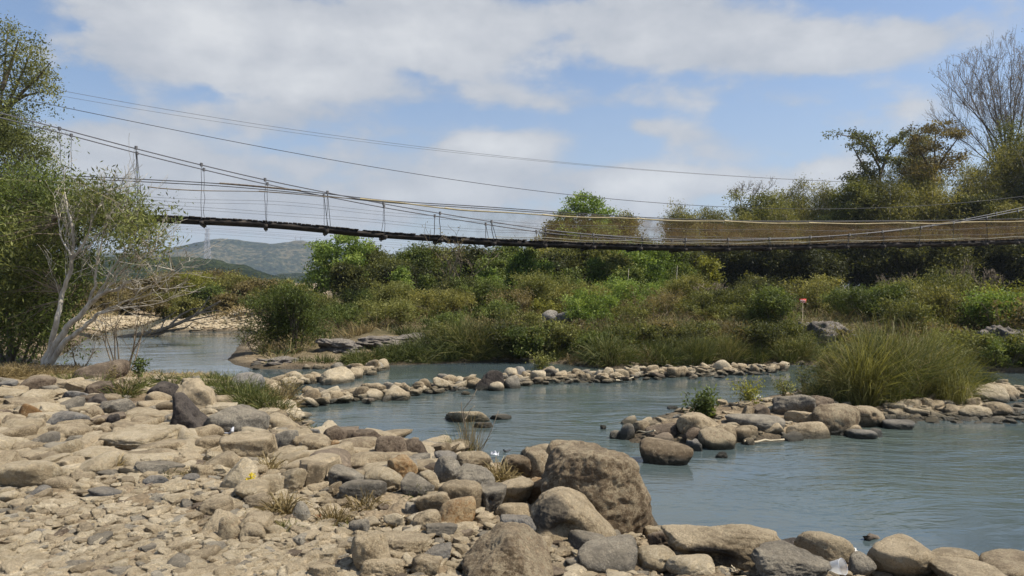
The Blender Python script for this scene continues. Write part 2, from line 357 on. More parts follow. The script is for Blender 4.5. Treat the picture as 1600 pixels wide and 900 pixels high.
CLOUDS = [  # photo x, y, radius x, y, density, brightness
 (260, 40, 230, 70, .9, .35), (520, 70, 230, 75, .9, .5), (200, 110, 130, 45, .7, .4), (690, 30, 120, 60, .7, .25), (730, 75, 50, 30, .5, .2),
 (1030, 20, 200, 62, .9, .25), (1150, 85, 140, 38, .7, .1), (1330, 85, 110, 34, .75, .45), (1440, 65, 130, 34, .7, .45), (1570, 20, 90, 40, .55, .4),
 (500, 140, 95, 30, .75, .9), (430, 185, 160, 22, .6, .05), (170, 215, 120, 50, .6, .3), (300, 265, 190, 45, .65, .25), (560, 240, 120, 30, .55, .3), (470, 330, 260, 45, .5, .1),
 (775, 138, 45, 24, .5, .4), (850, 160, 90, 20, .35, .0), (805, 240, 85, 26, .8, 1.0), (760, 285, 190, 34, .75, .25), (1090, 215, 75, 20, .45, -.1), (1020, 200, 40, 12, .3, -.1),
 (1080, 288, 90, 22, .45, .8), (1235, 300, 60, 18, .4, .6), (940, 318, 70, 18, .4, .4), (1130, 240, 60, 14, .3, .1), (560, 300, 70, 20, .4, .7), (655, 318, 80, 18, .4, .5), (390, 300, 80, 20, .35, .6), (240, 312, 90, 22, .3, .5), (705, 232, 55, 18, .4, .6), (970, 302, 60, 16, .4, .7), (620, 205, 70, 18, .35, .3), (330, 150, 60, 14, -.35, 0), (120, 45, 34, 16, -.5, 0), (640, 100, 40, 16, -.4, 0), (640, 150, 90, 22, .3, .2), (960, 150, 120, 22, .28, .1), (1180, 160, 150, 24, .30, .1), (1330, 200, 120, 24, .28, .2), (900, 215, 120, 20, .25, .1), (1010, 290, 120, 22, .7, .6), (1180, 275, 120, 22, .55, .4), (1310, 262, 60, 30, .75, .8), (1440, 180, 50, 16, .4, .3), (150, 290, 260, 60, .5, .2), (900, 335, 400, 40, .4, .2)]
make_sky()
sl = bpy.data.lights.new('sun', 'SUN'); sl.energy = 5.0; sl.angle = math.radians(.6); sl.color = (1, .93, .82)
so = bpy.data.objects.new('sun', sl); COL.objects.link(so); so.rotation_euler = (-sun_dir).to_track_quat('-Z', 'Y').to_euler(); so.location = (0, 0, 80)
cd = bpy.data.cameras.new('camera'); cam = bpy.data.objects.new('camera', cd); COL.objects.link(cam); SC.camera = cam
cd.sensor_width = 36; cd.lens = F/1600*36; cd.clip_end = 8000; cd.clip_start = .05
cam.location = (0, 0, H); cam.rotation_euler = (math.radians(90) - math.atan((450 - YH)/F), 0, 0)
EXPO = 0.42
vs = SC.view_settings; vs.view_transform = 'Standard'; vs.look = 'None'; vs.gamma = 1; vs.exposure = EXPO if 'EXPO' in globals() else 0
SC.cycles.max_bounces = 6; SC.cycles.diffuse_bounces = 3; SC.cycles.glossy_bounces = 3; SC.cycles.transmission_bounces = 4; SC.cycles.transparent_max_bounces = 12
SC.cycles.volume_bounces = 0; SC.cycles.sample_clamp_indirect = 8; SC.cycles.use_denoising = True

# ------------------------------------------------------------------ ground, water, hills
def make_ground():
    th = np.concatenate([np.linspace(-180, -52, 60, False), np.linspace(-52, 52, 560, False), np.linspace(52, 180, 60, False)])*np.pi/180
    r = np.concatenate([np.geomspace(.4, 2.5, 10, False), np.geomspace(2.5, 45, 420, False), np.geomspace(45, 3000, 90)])
    T, Rr = np.meshgrid(th, r); X, Y = np.sin(T)*Rr, np.cos(T)*Rr
    Z = height(X, Y); n = len(th)
    p = np.stack([X, Y, X*0], -1)
    Z = Z + np.where(Rr < 50, (np.abs(fbm(p*5, 3))*.05 - .02)*ss(.0, .2, Z), 0)
    V = np.stack([X, Y, Z], -1).reshape(-1, 3); V = np.vstack([V, [[0, 0, float(Z[0].mean())]]])
    i = np.arange(len(r) - 1)[:, None]*n; j = np.arange(n)[None]; jn = (j + 1) % n
    q = np.stack([i + j, i + n + j, i + n + jn, i + jn], -1).reshape(-1, 4)
    t = np.stack([np.full(n, len(V) - 1), np.arange(n), (np.arange(n) + 1) % n], -1)
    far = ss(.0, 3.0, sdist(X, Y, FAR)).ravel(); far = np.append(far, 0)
    m, nt = newmat('river_bank_earth'); L = nt.links.new
    ge = N(nt, 'ShaderNodeNewGeometry'); P = ge.outputs['Position']
    at_ = N(nt, 'ShaderNodeAttribute', attribute_name='tint')
    n1 = N(nt, 'ShaderNodeTexNoise', i_Scale=1.1, i_Detail=6.0, i_Roughness=.6); L(P, n1.inputs['Vector'])
    n2 = N(nt, 'ShaderNodeTexNoise', i_Scale=30.0, i_Detail=6.0, i_Roughness=.7); L(P, n2.inputs['Vector'])
    vo = N(nt, 'ShaderNodeTexVoronoi', i_Scale=26.0); L(P, vo.inputs['Vector'])
    f = math_(nt, 'ADD', n1.outputs[0], math_(nt, 'MULTIPLY', math_(nt, 'SUBTRACT', n2.outputs[0], .5), .6))
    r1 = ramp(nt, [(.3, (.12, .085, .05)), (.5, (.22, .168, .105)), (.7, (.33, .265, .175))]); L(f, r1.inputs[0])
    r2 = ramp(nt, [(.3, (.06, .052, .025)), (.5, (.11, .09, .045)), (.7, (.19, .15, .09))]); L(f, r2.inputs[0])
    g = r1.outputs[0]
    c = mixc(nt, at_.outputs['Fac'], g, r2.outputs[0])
    sz = N(nt, 'ShaderNodeSeparateXYZ'); L(P, sz.inputs[0])
    wet = ramp(nt, [(.03, (1, 1, 1)), (.09, (0, 0, 0))]); L(math_(nt, 'ADD', sz.outputs[2], math_(nt, 'MULTIPLY', math_(nt, 'SUBTRACT', n1.outputs[0], .5), .1)), wet.inputs[0])
    c = mixc(nt, math_(nt, 'MULTIPLY', wet.outputs[0], .75), c, (.05, .042, .03))
    d = N(nt, 'ShaderNodeBsdfPrincipled', i_Roughness=.95); d.inputs['Specular IOR Level'].default_value = .15; L(c, d.inputs['Base Color'])
    h = math_(nt, 'SUBTRACT', n2.outputs[0], math_(nt, 'MULTIPLY', vo.outputs['Distance'], .8))
    b = N(nt, 'ShaderNodeBump', i_Strength=.8, i_Distance=.03); L(h, b.inputs['Height']); L(b.outputs[0], d.inputs['Normal'])
    o = N(nt, 'ShaderNodeOutputMaterial'); L(d.outputs[0], o.inputs[0])
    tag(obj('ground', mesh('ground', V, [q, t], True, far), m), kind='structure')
make_ground()

def make_water():
    m, nt = newmat('river_water'); L = nt.links.new
    ge = N(nt, 'ShaderNodeNewGeometry'); P = ge.outputs['Position']
    wp = N(nt, 'ShaderNodeTexNoise', i_Scale=.5, i_Detail=2.0); L(P, wp.inputs['Vector'])
    Pw = vmath(nt, 'ADD', P, vmath(nt, 'MULTIPLY', wp.outputs[1], (.9, .9, 0)))
    def nz(sx, sy, sc, det=3.0, rough=.5):
        n = N(nt, 'ShaderNodeTexNoise', i_Scale=sc, i_Detail=det, i_Roughness=rough); L(vmath(nt, 'MULTIPLY', Pw, (sx, sy, 1)), n.inputs['Vector']); return n.outputs[0]
    a = nz(.35, 1.0, 5.0); b_ = nz(.5, 1.1, 15.0, 3.0); c_ = nz(.2, .6, 1.6, 2.0)
    # quick water along the weir tail, calmer pools elsewhere
    mk = N(nt, 'ShaderNodeTexNoise', i_Scale=.33, i_Detail=3.0); L(P, mk.inputs['Vector'])
    mr = ramp(nt, [(.38, (.16, .16, .16)), (.66, (1.0, 1.0, 1.0))]); L(mk.outputs[0], mr.inputs[0])
    h = math_(nt, 'ADD', math_(nt, 'MULTIPLY', a, .55), math_(nt, 'MULTIPLY', b_, .22))
    spy = N(nt, 'ShaderNodeSeparateXYZ'); L(P, spy.inputs[0])
    rap = ramp(nt, [(.30, (1, 1, 1)), (.42, (2.6, 2.6, 2.6)), (.60, (1.6, 1.6, 1.6)), (.75, (.8, .8, .8))]); L(math_(nt, 'DIVIDE', spy.outputs[1], 20.0), rap.inputs[0])
    h = math_(nt, 'MULTIPLY', h, math_(nt, 'MULTIPLY', mr.outputs[0], rap.outputs[0]))
    h = math_(nt, 'ADD', h, math_(nt, 'MULTIPLY', c_, .55))
    bp = N(nt, 'ShaderNodeBump', i_Strength=1.0, i_Distance=.034); L(h, bp.inputs['Height'])
    d = N(nt, 'ShaderNodeBsdfPrincipled', i_Roughness=.06, i_IOR=1.52)
    bc = ramp(nt, [(.35, (.057, .079, .085)), (.65, (.069, .089, .076))]); L(mk.outputs[0], bc.inputs[0])
    L(bc.outputs[0], d.inputs['Base Color']); L(bp.outputs[0], d.inputs['Normal'])
    o = N(nt, 'ShaderNodeOutputMaterial'); L(d.outputs[0], o.inputs[0])
    x = np.linspace(-30, 60, 91); y = np.linspace(-2, 62, 65); X, Y = np.meshgrid(x, y)
    V = np.stack([X, Y, X*0], -1).reshape(-1, 3); i = np.arange(64)[:, None]*91; j = np.arange(90)[None]
    q = np.stack([i + j, i + j + 1, i + 92 + j, i + 91 + j], -1).reshape(-1, 4)
    keep = (height(X, Y) < .5).ravel()[q].any(1)
    tag(obj('river_water', mesh('river_water', V, [q[keep]], True), m), kind='structure')
make_water()

def hillmat(name, cols, sc, bump):
    m, nt = newmat(name); L = nt.links.new
    ge = N(nt, 'ShaderNodeNewGeometry'); P = ge.outputs['Position']
    n1 = N(nt, 'ShaderNodeTexNoise', i_Scale=.011*sc, i_Detail=5.0, i_Roughness=.6); L(P, n1.inputs['Vector'])
    n2 = N(nt, 'ShaderNodeTexNoise', i_Scale=.16*sc, i_Detail=6.0, i_Roughness=.7); L(P, n2.inputs['Vector'])
    vo = N(nt, 'ShaderNodeTexVoronoi', i_Scale=.10*sc); L(P, vo.inputs['Vector'])
    f = math_(nt, 'ADD', n1.outputs[0], math_(nt, 'MULTIPLY', math_(nt, 'SUBTRACT', n2.outputs[0], .5), 1.1))
    f = math_(nt, 'ADD', f, math_(nt, 'MULTIPLY', math_(nt, 'SUBTRACT', vo.outputs['Distance'], .42), .38))
    r = ramp(nt, [(.34 + .32*i/(len(cols) - 1), c) for i, c in enumerate(cols)]); L(f, r.inputs[0])
    d = N(nt, 'ShaderNodeBsdfDiffuse'); L(r.outputs[0], d.inputs['Color'])
    b = N(nt, 'ShaderNodeBump', i_Strength=1.0, i_Distance=bump); L(math_(nt, 'SUBTRACT', n2.outputs[0], vo.outputs['Distance']), b.inputs['Height']); L(b.outputs[0], d.inputs['Normal'])
    o = N(nt, 'ShaderNodeOutputMaterial'); L(d.outputs[0], o.inputs[0]); return m
def make_hill(name, prof, D, depth, mat, nz, foot=0.0, seed=0):
    px = np.array([p[0] for p in prof], float); py = np.array([p[1] for p in prof], float)
    xs = np.linspace(px[0], px[-1], 260); rid = np.interp(xs, px, py)
    u = np.linspace(-1, 1, 60)
    U, XS = np.meshgrid(u, xs); RID = rid[:, None] + U*0
    X = (XS - 800)/F*D; top = H - (RID - YH)/F*D
    s = np.exp(-(np.abs(U)**1.7)*2.2)
    Y = D + U*depth
    p = np.stack([X, Y, X*0 + seed], -1)
    rough = fbm(p/(depth*.45), 5, .55)
    Z = foot + (top - foot)*s*(1 + .10*rough*(1 - s*.6)) + nz*fbm(p/(nz*3.2), 3)*.5*s + rough*depth*.07*s*(1 - s)*4
    Z = np.where(np.abs(U) > .97, foot - 5, Z)
    V = np.stack([X, Y, Z], -1).reshape(-1, 3); n = len(u); i = np.arange(len(xs) - 1)[:, None]*n; j = np.arange(n - 1)[None]
    q = np.stack([i + j, i + n + j, i + n + j + 1, i + j + 1], -1).reshape(-1, 4)
    tag(obj(name, mesh(name, V, [q], True), mat), kind='structure')
hm = hillmat('far_hill_scrub', [(.010, .019, .009), (.022, .035, .015), (.042, .05, .022), (.12, .105, .058)], 1.0, 5.0)
make_hill('far_hills', [(-500, 420), (-100, 400), (100, 398), (200, 394), (250, 391), (290, 384), (330, 379), (352, 375), (375, 376), (400, 380), (425, 382), (447, 378), (470, 374), (490, 376), (515, 383), (545, 392), (570, 400), (600, 397), (625, 399), (660, 404),
           (700, 405), (735, 400), (770, 404), (800, 408), (900, 412), (1100, 418), (1400, 420), (2000, 430)], 1500, 420, hm, 4.0)
hm2 = hillmat('near_hill_woods', [(.012, .02, .008), (.026, .038, .014), (.05, .062, .022)], 3.0, 3.0)
make_hill('wooded_hill', [(-700, 405), (-300, 395), (0, 398), (150, 402), (230, 405), (270, 405), (310, 404), (345, 408), (372, 416), (400, 427), (430, 436), (470, 442), (540, 444), (620, 446)], 420, 110, hm2, 4.0, 1.0, 3)
hm3 = hm2
make_hill('valley_woods', [(330, 440), (420, 432), (470, 426), (520, 428), (600, 430), (800, 436), (1200, 440)], 700, 120, hm3, 4.0, 1.0, 8)
hz_m, hnt = newmat('haze_air')
pv = N(hnt, 'ShaderNodeVolumePrincipled'); pv.inputs['Density'].default_value = .00024; pv.inputs['Color'].default_value = (.72, .84, 1.0, 1); pv.inputs['Anisotropy'].default_value = .2
ho = N(hnt, 'ShaderNodeOutputMaterial'); hnt.links.new(pv.outputs[0], ho.inputs['Volume'])
hb = MB(); hb.box((0, 0, 74), (6400, 6400, 160))
HAZE = True
if HAZE: tag(obj('haze', hb.build('haze'), hz_m), kind='stuff')
# ------------------------------------------------------------------ rocks
def rock_shape(rng, sub=3, K=10, p=9, rough=.05, lobes=(), planes=(), pits=0, box=.0):
    n = ICO[sub][0]
    pl = rng.normal(size=(K, 3)); pl /= np.linalg.norm(pl, axis=1)[:, None]
    d = rng.uniform(.72, 1.12, K)
    ax = np.concatenate([np.eye(3), -np.eye(3)]); ax = ax + rng.normal(size=(6, 3))*.18; ax /= np.linalg.norm(ax, axis=1)[:, None]
    pl = np.concatenate([pl, ax]); d = np.concatenate([d, np.full(6, 1.0 - box)])
    for q in planes:
        v = np.array(q[:3], float); pl = np.vstack([pl, v/np.linalg.norm(v)]); d = np.append(d, q[3])
    c = np.maximum(n @ pl.T, 0)/d
    r = (c**p).sum(1)**(-1/p)
    for (dx, dy, dz, amp, wid) in lobes:
        v = np.array([dx, dy, dz], float); v /= np.linalg.norm(v)
        r = r*(1 + amp*np.exp((n @ v - 1)/wid))
    s = rng.uniform(0, 50)
    r = r*(1 + rough*fbm(n*1.6 + s, 2) + rough*.75*fbm(n*6 + s, 4))
    if pits: r = r*(1 - pits*ss(.3, .6, vnoise(n*14 + s)) - pits*.7*ss(.2, .6, vnoise(n*29 + s)))
    return n*r[:, None]
ROCKS = []      # every countable rock: dict(o, px, py, w, colour, shape, label)
PLACED = []
CW = {'t': 'tan', 'p': 'pale buff', 'g': 'grey', 's': 'slate-grey', 'd': 'blackish', 'u': 'dark brown', 'o': 'orange-brown', 'b': 'pitted brown', 'l': 'grey'}
def put_rock(x0, y0, x1, y1, col, kind='r', label=None, lobes=(), planes=(), stain_shade=None, K=None, group=None, depth=.85, sub=None, p=None, D=None, roll=0, name='rock', sink=.3, seed=None):
    rng = R(seed if seed is not None else int(x0*7 + y0*13 + x1))
    cx = (x0 + x1)/2
    if D is None:
        X, D, zg = hit(cx, y1)
    else:
        zg = max(gz((cx - 800)/F*D, D), 0)
    w = (x1 - x0)/F*D; dep = w*depth*rng.uniform(.9, 1.1)
    Dc = D + dep*.36
    w = (x1 - x0)/F*Dc
    X = (cx - 800)/F*Dc
    top = H - (y0 - YH)/F*Dc
    h = max(top - zg, .22*w)
    zb = min(zg, float(gl(X, Dc)) + .05) - sink*h if zg > 0.02 else -.5*h - .02
    pars = {'r': dict(K=9, p=10, rough=.06), 'a': dict(K=7, p=24, rough=.05), 'e': dict(K=13, p=6, rough=.035), 'f': dict(K=8, p=12, rough=.06), 'c': dict(K=12, p=10, rough=.06)}[kind]
    if p: pars['p'] = p
    if K: pars['K'] = K
    sub = sub or (5 if (x1 - x0) > 110 else 4 if (x1 - x0) > 42 else 3)
    V = rock_shape(rng, sub, lobes=lobes, planes=planes, pits=.016 if col == 'b' else .012 if kind == 'c' else 0, **pars)
    if roll:
        c, s = math.cos(roll), math.sin(roll); V = np.stack([V[:, 0]*c - V[:, 2]*s, V[:, 1], V[:, 0]*s + V[:, 2]*c], -1)
    lo, hi = V.min(0), V.max(0); V = (V - (lo + hi)/2)/(hi - lo)
    V = V*np.array([w, dep, zg + h - zb]); V[:, 2] += (zg + h + zb)/2 - zg
    me = mesh(name, V, [ICO[sub][1]], True, np.full(len(V), rng.uniform(.15, .85)))
    if stain_shade:
        Un = (V - np.array([0, 0, (zg + h + zb)/2 - zg]))/np.array([w, dep, zg + h - zb])*2; sv = np.clip(1.1 - np.linalg.norm((Un - np.array(stain_shade[:3]))/np.array(stain_shade[3]), axis=1), 0, 1)
        at2 = me.attributes.new('stain_shade', 'FLOAT', 'POINT'); at2.data.foreach_set('value', np.ascontiguousarray(sv, np.float32))
    o = obj(name, me, RM[col], loc=(X, Dc, zg)); tag(o, None, 'rock')
    if group: o['group'] = group
    ROCKS.append(dict(o=o, px=cx, py=(y0 + y1)/2, w=x1 - x0, h=y1 - y0, col=col, kind=kind, label=label))
    PLACED.append((X, Dc, w/2, dep/2))
    return o
# x0, y0, x1, y1, colour, shape, label (or None: named further down from its neighbours)
HERO = [
 (843, 698, 1027, 830, 'b', 'c', 'huge pitted brown boulder standing at the water edge'),
 (827, 766, 963, 852, 't', 'e', 'large smooth boulder with a blackened end and hollow belly before the huge pitted boulder'),
 (266, 612, 344, 682, 'd', 'a', 'blackish saddle-shaped rock standing upright on the pale stones'),
 (278, 590, 344, 645, 't', 'a', 'peaked two-tone tan rock rising behind the blackish saddle-shaped rock'),
 (324, 633, 420, 682, 'g', 'c', 'broad rough grey boulder beside the blackish saddle-shaped rock'),
 (362, 582, 412, 616, 's', 'e', 'dark domed boulder half hidden in the green grass by the pool'),
 (421, 648, 449, 668, 'u', 'r', 'small dark round rock at the tip of the green grass'),
 (122, 563, 197, 594, 'u', 'e', 'long dark humped boulder at the edge of the pool behind the stones'),
 (32, 588, 82, 614, 'u', 'e', 'brown domed boulder beside the dry grass at the back of the bank'),
 (80, 591, 126, 611, 't', 'r', None), (31, 629, 64, 661, 'o', 'r', 'orange-brown rock leaning alone among pale stones'),
 (35, 609, 82, 637, 'p', 'r', None), (98, 609, 142, 631, 's', 'r', None), (138, 615, 172, 635, 'd', 'a', 'small black pyramid rock behind the pale stones'),
 (134, 596, 182, 622, 'u', 'r', None), (76, 641, 137, 669, 's', 'e', 'smooth blue-grey oval rock behind the two-tone tan slab'),
 (136, 635, 162, 660, 'b', 'e', 'pitted tan ball-shaped rock touching the blue-grey oval rock'),
 (160, 646, 190, 672, 'd', 'r', 'dark charcoal rock at the end of the long pale slab'),
 (182, 638, 268, 664, 'p', 'r', 'long pale slab just behind the blackish saddle-shaped rock'), (231, 595, 284, 622, 'd', 'e', 'dark purplish domed boulder near the peaked two-tone rock'),
 (226, 611, 266, 636, 't', 'e', None), (60, 663, 143, 697, 't', 'r', 'broad two-tone tan slab with a pitted grey end'), (153, 623, 210, 653, 'g', 'c', None),
 (164, 670, 270, 708, 'p', 'r', 'longest flat pale boulder in the middle of the bank'), (0, 655, 66, 684, 'p', 'c', None),
 (348, 677, 430, 724, 't', 'a', 'big flat cracked tan slab before the broad rough grey boulder'), (430, 672, 466, 708, 'g', 'a', 'grey wedge with one flat sloping face'),
 (458, 668, 506, 693, 's', 'a', None), (460, 680, 518, 709, 't', 'e', None), (297, 682, 345, 710, 't', 'r', None),
 (-4, 718, 92, 766, 'p', 'e', 'big smooth pale boulder at the edge of the gravel'), (105, 700, 188, 726, 'p', 'r', None), (186, 711, 244, 740, 'p', 'e', None),
 (86, 716, 132, 741, 't', 'a', None), (72, 745, 118, 771, 't', 'e', None), (142, 761, 190, 782, 's', 'e', None), (47, 759, 82, 778, 's', 'e', None),
 (42, 828, 77, 845, 's', 'r', 'grey oval stone lying alone in the tan gravel'), (346, 718, 402, 770, 'p', 'a', 'pale pyramid rock with the yellow flower on it'),
 (402, 741, 448, 777, 'p', 'e', None), (365, 753, 420, 785, 'p', 'e', None), (375, 773, 424, 798, 't', 'c', None), (296, 725, 333, 750, 't', 'a', None),
 (454, 784, 488, 819, 'g', 'e', 'round stone half grey and half tan beside the weeds'), (340, 806, 375, 848, 'b', 'c', 'pale rock with a knobbly pitted end in the gravel'),
 (316, 800, 374, 840, 't', 'r', None), (371, 804, 423, 838, 't', 'r', None), (370, 820, 415, 850, 't', 'r', None), (474, 724, 510, 768, 't', 'a', 'tall blocky tan rock before the black-stained rock'),
 (428, 729, 480, 774, 'p', 'r', None), (310, 778, 366, 808, 't', 'r', None),
 (474, 705, 556, 741, 'u', 'e', 'long dark-ended boulder lying across the bank'), (543, 706, 616, 740, 't', 'e', 'long tan boulder end to end with the long dark-ended one'),
 (508, 728, 574, 768, 'g', 'c', 'grey rock stained black on its side in front of the long dark-ended boulder'), (570, 728, 631, 764, 'p', 'e', None),
 (604, 710, 652, 752, 'o', 'r', 'ochre cone-shaped rock under the reddish egg-shaped boulder'), (588, 678, 642, 724, 'u', 'r', 'dark purple-brown rounded boulder leaning on the reddish egg-shaped one'),
 (628, 685, 672, 724, 'u', 'e', 'reddish egg-shaped boulder on the shore'), (523, 686, 590, 714, 'b', 'e', 'pitted low dome on the shore before a dark brown block'),
 (539, 672, 600, 704, 'u', 'a', 'dark brown block at the waterline behind the pitted low dome'), (505, 665, 540, 698, 'u', 'r', None), (511, 688, 537, 706, 'o', 'r', 'small orange stone wedged against the pitted low dome'),
 (460, 679, 516, 707, 't', 'r', None), (533, 748, 604, 785, 'g', 'e', 'wide pitted grey rock above the patch of dry litter'), (627, 742, 679, 780, 'g', 'r', None), (649, 736, 688, 764, 'p', 'f', 'narrow cream slab lying slanted between grey rocks'),
 (672, 716, 722, 760, 'g', 'r', 'dark grey double-humped rock below the dry reed stalks'), (679, 704, 717, 730, 's', 'e', None), (713, 706, 768, 735, 't', 'e', 'smooth tan dome right beside the dry reed stalks'),
 (710, 727, 774, 765, 'g', 'c', None), (686, 750, 754, 804, 't', 'e', 'egg-shaped grey-tan boulder with a drooping end'), (682, 777, 744, 826, 'o', 'e', 'orange-flushed round boulder in front of the egg-shaped one'),
 (648, 765, 711, 809, 't', 'r', None), (742, 758, 792, 802, 'g', 'a', 'dark grey wedge with a black hole in it'), (764, 746, 834, 794, 't', 'a', 'flat-topped pale rock with a dark shaded belly'),
 (822, 748, 858, 790, 'o', 'r', 'bright orange rock squeezed behind the boulder with the blackened end'), (778, 709, 834, 750, 'b', 'c', 'deeply pitted brown rock with a hollow face near the water'),
 (813, 702, 865, 754, 'b', 'r', None), (813, 695, 862, 716, 'b', 'e', None), (853, 688, 907, 726, 'b', 'e', 'brown hump against the back of the huge pitted boulder'),
 (781, 802, 855, 846, 's', 'f', 'cracked slate-grey block below the boulder with the blackened end'), (773, 787, 832, 814, 't', 'e', None), (644, 797, 690, 830, 't', 'r', None),
 (722, 828, 868, 925, 'b', 'a', 'great pitted triangular boulder at the bottom edge of the photo'), (884, 812, 917, 844, 'o', 'e', 'small tan stone tucked under the hollow boulder'),
 (888, 832, 948, 866, 'g', 'e', None), (900, 846, 998, 897, 'g', 'e', 'big smooth grey oval boulder near the bottom edge'), (830, 838, 862, 864, 't', 'e', None), (882, 872, 920, 897, 'g', 'f', None),
 (1038, 820, 1218, 888, 't', 'r', 'long pale boulder with a dark hollow underside at the water'), (1010, 827, 1060, 862, 'u', 'r', 'rough dark rock butted against the long pale boulder'),
 (998, 858, 1060, 893, 'p', 'e', 'pale rock with a round black hole'), (1042, 869, 1117, 905, 'p', 'e', 'smooth buff oval stone in front of the long pale boulder'), (1005, 823, 1033, 840, 'p', 'f', 'little cream stone at the foot of the huge pitted boulder'),
 (1176, 856, 1292, 912, 'g', 'c', 'sandy grey lump beside the plastic cup'), (1246, 829, 1330, 888, 'b', 'e', 'round brown boulder behind the plastic cup'), (1206, 845, 1254, 866, 'd', 'e', 'dark low rock wet by the river'),
 (1325, 866, 1367, 900, 'g', 'e', 'grey ball-shaped stone between two tan boulders'), (1362, 845, 1470, 908, 't', 'e', 'large tan boulder near the bottom corner of the water'), (1448, 858, 1533, 905, 't', 'e', None),
 (1534, 872, 1640, 915, 'b', 'e', 'brown boulder cut off by the bottom corner of the photo'), (1462, 888, 1580, 925, 't', 'e', None),
 (548, 830, 612, 900, 't', 'r', None), (585, 835, 672, 872, 't', 'r', None), (660, 852, 706, 876, 's', 'a', None), (560, 872, 632, 912, 't', 'r', None), (640, 868, 690, 905, 't', 'a', None), (546, 832, 588, 872, 't', 'r', 'brown rounded stone at the edge of the fine gravel'),
 (481, 880, 530, 915, 't', 'a', None), (600, 800, 632, 824, 'p', 'f', 'flat cream chip beside the dry litter'), (545, 810, 578, 838, 'g', 'r', None), (632, 785, 656, 806, 'g', 'a', None), (664, 818, 716, 842, 'g', 'a', None),
 (999, 686, 1079, 727, 'b', 'e', 'pitted brown boulder standing out in the channel'), (1092, 669, 1148, 703, 'b', 'e', 'golden rounded boulder at the front of the stone bar'),
 (1055, 645, 1130, 686, 't', 'r', 'large saddle-backed boulder below the small green bush'), (1113, 662, 1153, 693, 't', 'e', None), (1066, 668, 1107, 694, 'u', 'e', None), (1072, 685, 1096, 706, 's', 'a', 'small grey triangular stone in front of the stone bar'),
 (1018, 676, 1056, 698, 'u', 'e', None), (1008, 663, 1062, 688, 'u', 'r', None), (988, 657, 1017, 677, 'b', 'e', None), (966, 661, 993, 688, 'g', 'e', None), (952, 672, 972, 686, 'g', 'e', None), (970, 651, 1001, 664, 'p', 'f', 'flat cream stone at the tip of the bar'), (1002, 652, 1022, 664, 'p', 'f', None),
 (1205, 615, 1272, 650, 'g', 'c', 'mottled grey-green boulder under the island reeds'), (1256, 617, 1302, 650, 'u', 'r', None), (1227, 641, 1280, 664, 't', 'r', None),
 (1268, 631, 1346, 680, 'b', 'e', 'largest pitted tan boulder on the island shore'), (1326, 635, 1382, 668, 'b', 'e', 'tan boulder with a dark dimple on the island shore'), (1221, 657, 1294, 685, 't', 'e', 'smooth flat-domed boulder at the waterline of the bar'),
 (1300, 658, 1342, 681, 't', 'f', 'slanted smooth stone resting on the largest pitted tan boulder'), (1322, 671, 1378, 686, 's', 'e', None), (1219, 676, 1256, 690, 'g', 'e', None), (1140, 648, 1226, 673, 'g', 'e', 'long low grey boulder behind the bleached stick'),
 (1190, 659, 1226, 681, 't', 'r', None), (1151, 663, 1185, 686, 't', 'e', None), (1136, 667, 1172, 692, 't', 'e', None), (1178, 632, 1207, 653, 'u', 'a', None), (1158, 634, 1186, 655, 't', 'a', None), (1160, 684, 1180, 696, 't', 'e', None),
 (1477, 603, 1522, 630, 't', 'r', 'cracked round boulder at the end of the island reeds'), (1511, 600, 1569, 628, 'p', 'e', 'longest smooth boulder beyond the island reeds'), (1551, 599, 1590, 623, 't', 'e', None), (1568, 615, 1588, 627, 't', 'e', None),
 (1539, 628, 1588, 652, 't', 'e', 'lone tan boulder lying in the shallows'), (1440, 622, 1463, 643, 't', 'e', None), (1406, 623, 1440, 644, 't', 'c', None), (1416, 637, 1452, 653, 'p', 'f', None), (1477, 632, 1503, 650, 't', 'e', None), (1495, 634, 1547, 655, 'p', 'r', None), (1509, 620, 1532, 640, 't', 'a', None),
 (1379, 656, 1427, 671, 's', 'e', 'flat grey stone awash before the island reeds'), (1356, 670, 1380, 684, 's', 'e', None), (1390, 640, 1412, 655, 'p', 'a', None), (1450, 642, 1480, 656, 'p', 'f', None), (1380, 647, 1400, 658, 'p', 'f', None),
 (433, 588, 464, 607, 'p', 'r', None), (453, 581, 480, 600, 'p', 'r', None), (474, 584, 493, 600, 't', 'e', None), (494, 574, 552, 600, 'p', 'r', 'largest pale boulder of the short upstream weir'), (502, 588, 528, 602, 'p', 'r', None), (546, 574, 567, 592, 't', 'r', None),
 (517, 566, 537, 579, 'g', 'e', None), (540, 567, 568, 580, 't', 'e', None), (578, 565, 602, 579, 'g', 'e', 'grey round boulder ending the short upstream weir'), (572, 579, 590, 587, 'p', 'f', None), (408, 590, 436, 606, 'p', 'r', None),
 (468, 606, 504, 632, 't', 'r', 'first big tan boulder of the long weir, beside the dry brush'), (501, 614, 518, 632, 'p', 'r', None), (510, 609, 536, 630, 't', 'e', None), (566, 608, 600, 626, 'p', 'r', None), (598, 603, 642, 626, 'p', 'r', None),
 (742, 578, 788, 610, 'd', 'c', 'big dark pitted boulder in the middle of the long weir'), (785, 586, 814, 607, 'g', 'e', 'grey-topped pale stone touching the dark pitted weir boulder'), (778, 574, 812, 595, 'p', 'e', None), (799, 572, 824, 594, 's', 'e', None), (762, 596, 788, 611, 'p', 'e', None),
 (843, 484, 872, 505, 's', 'e', 'smooth pale grey boulder up in the far bank shrubs'), (868, 485, 898, 506, 's', 'a', 'darker angular boulder leaning on the smooth pale grey one in the shrubs'),
 (860, 576, 876, 592, 'p', 'a', 'pointed pale stone on the long weir by the leafy plant'),
]
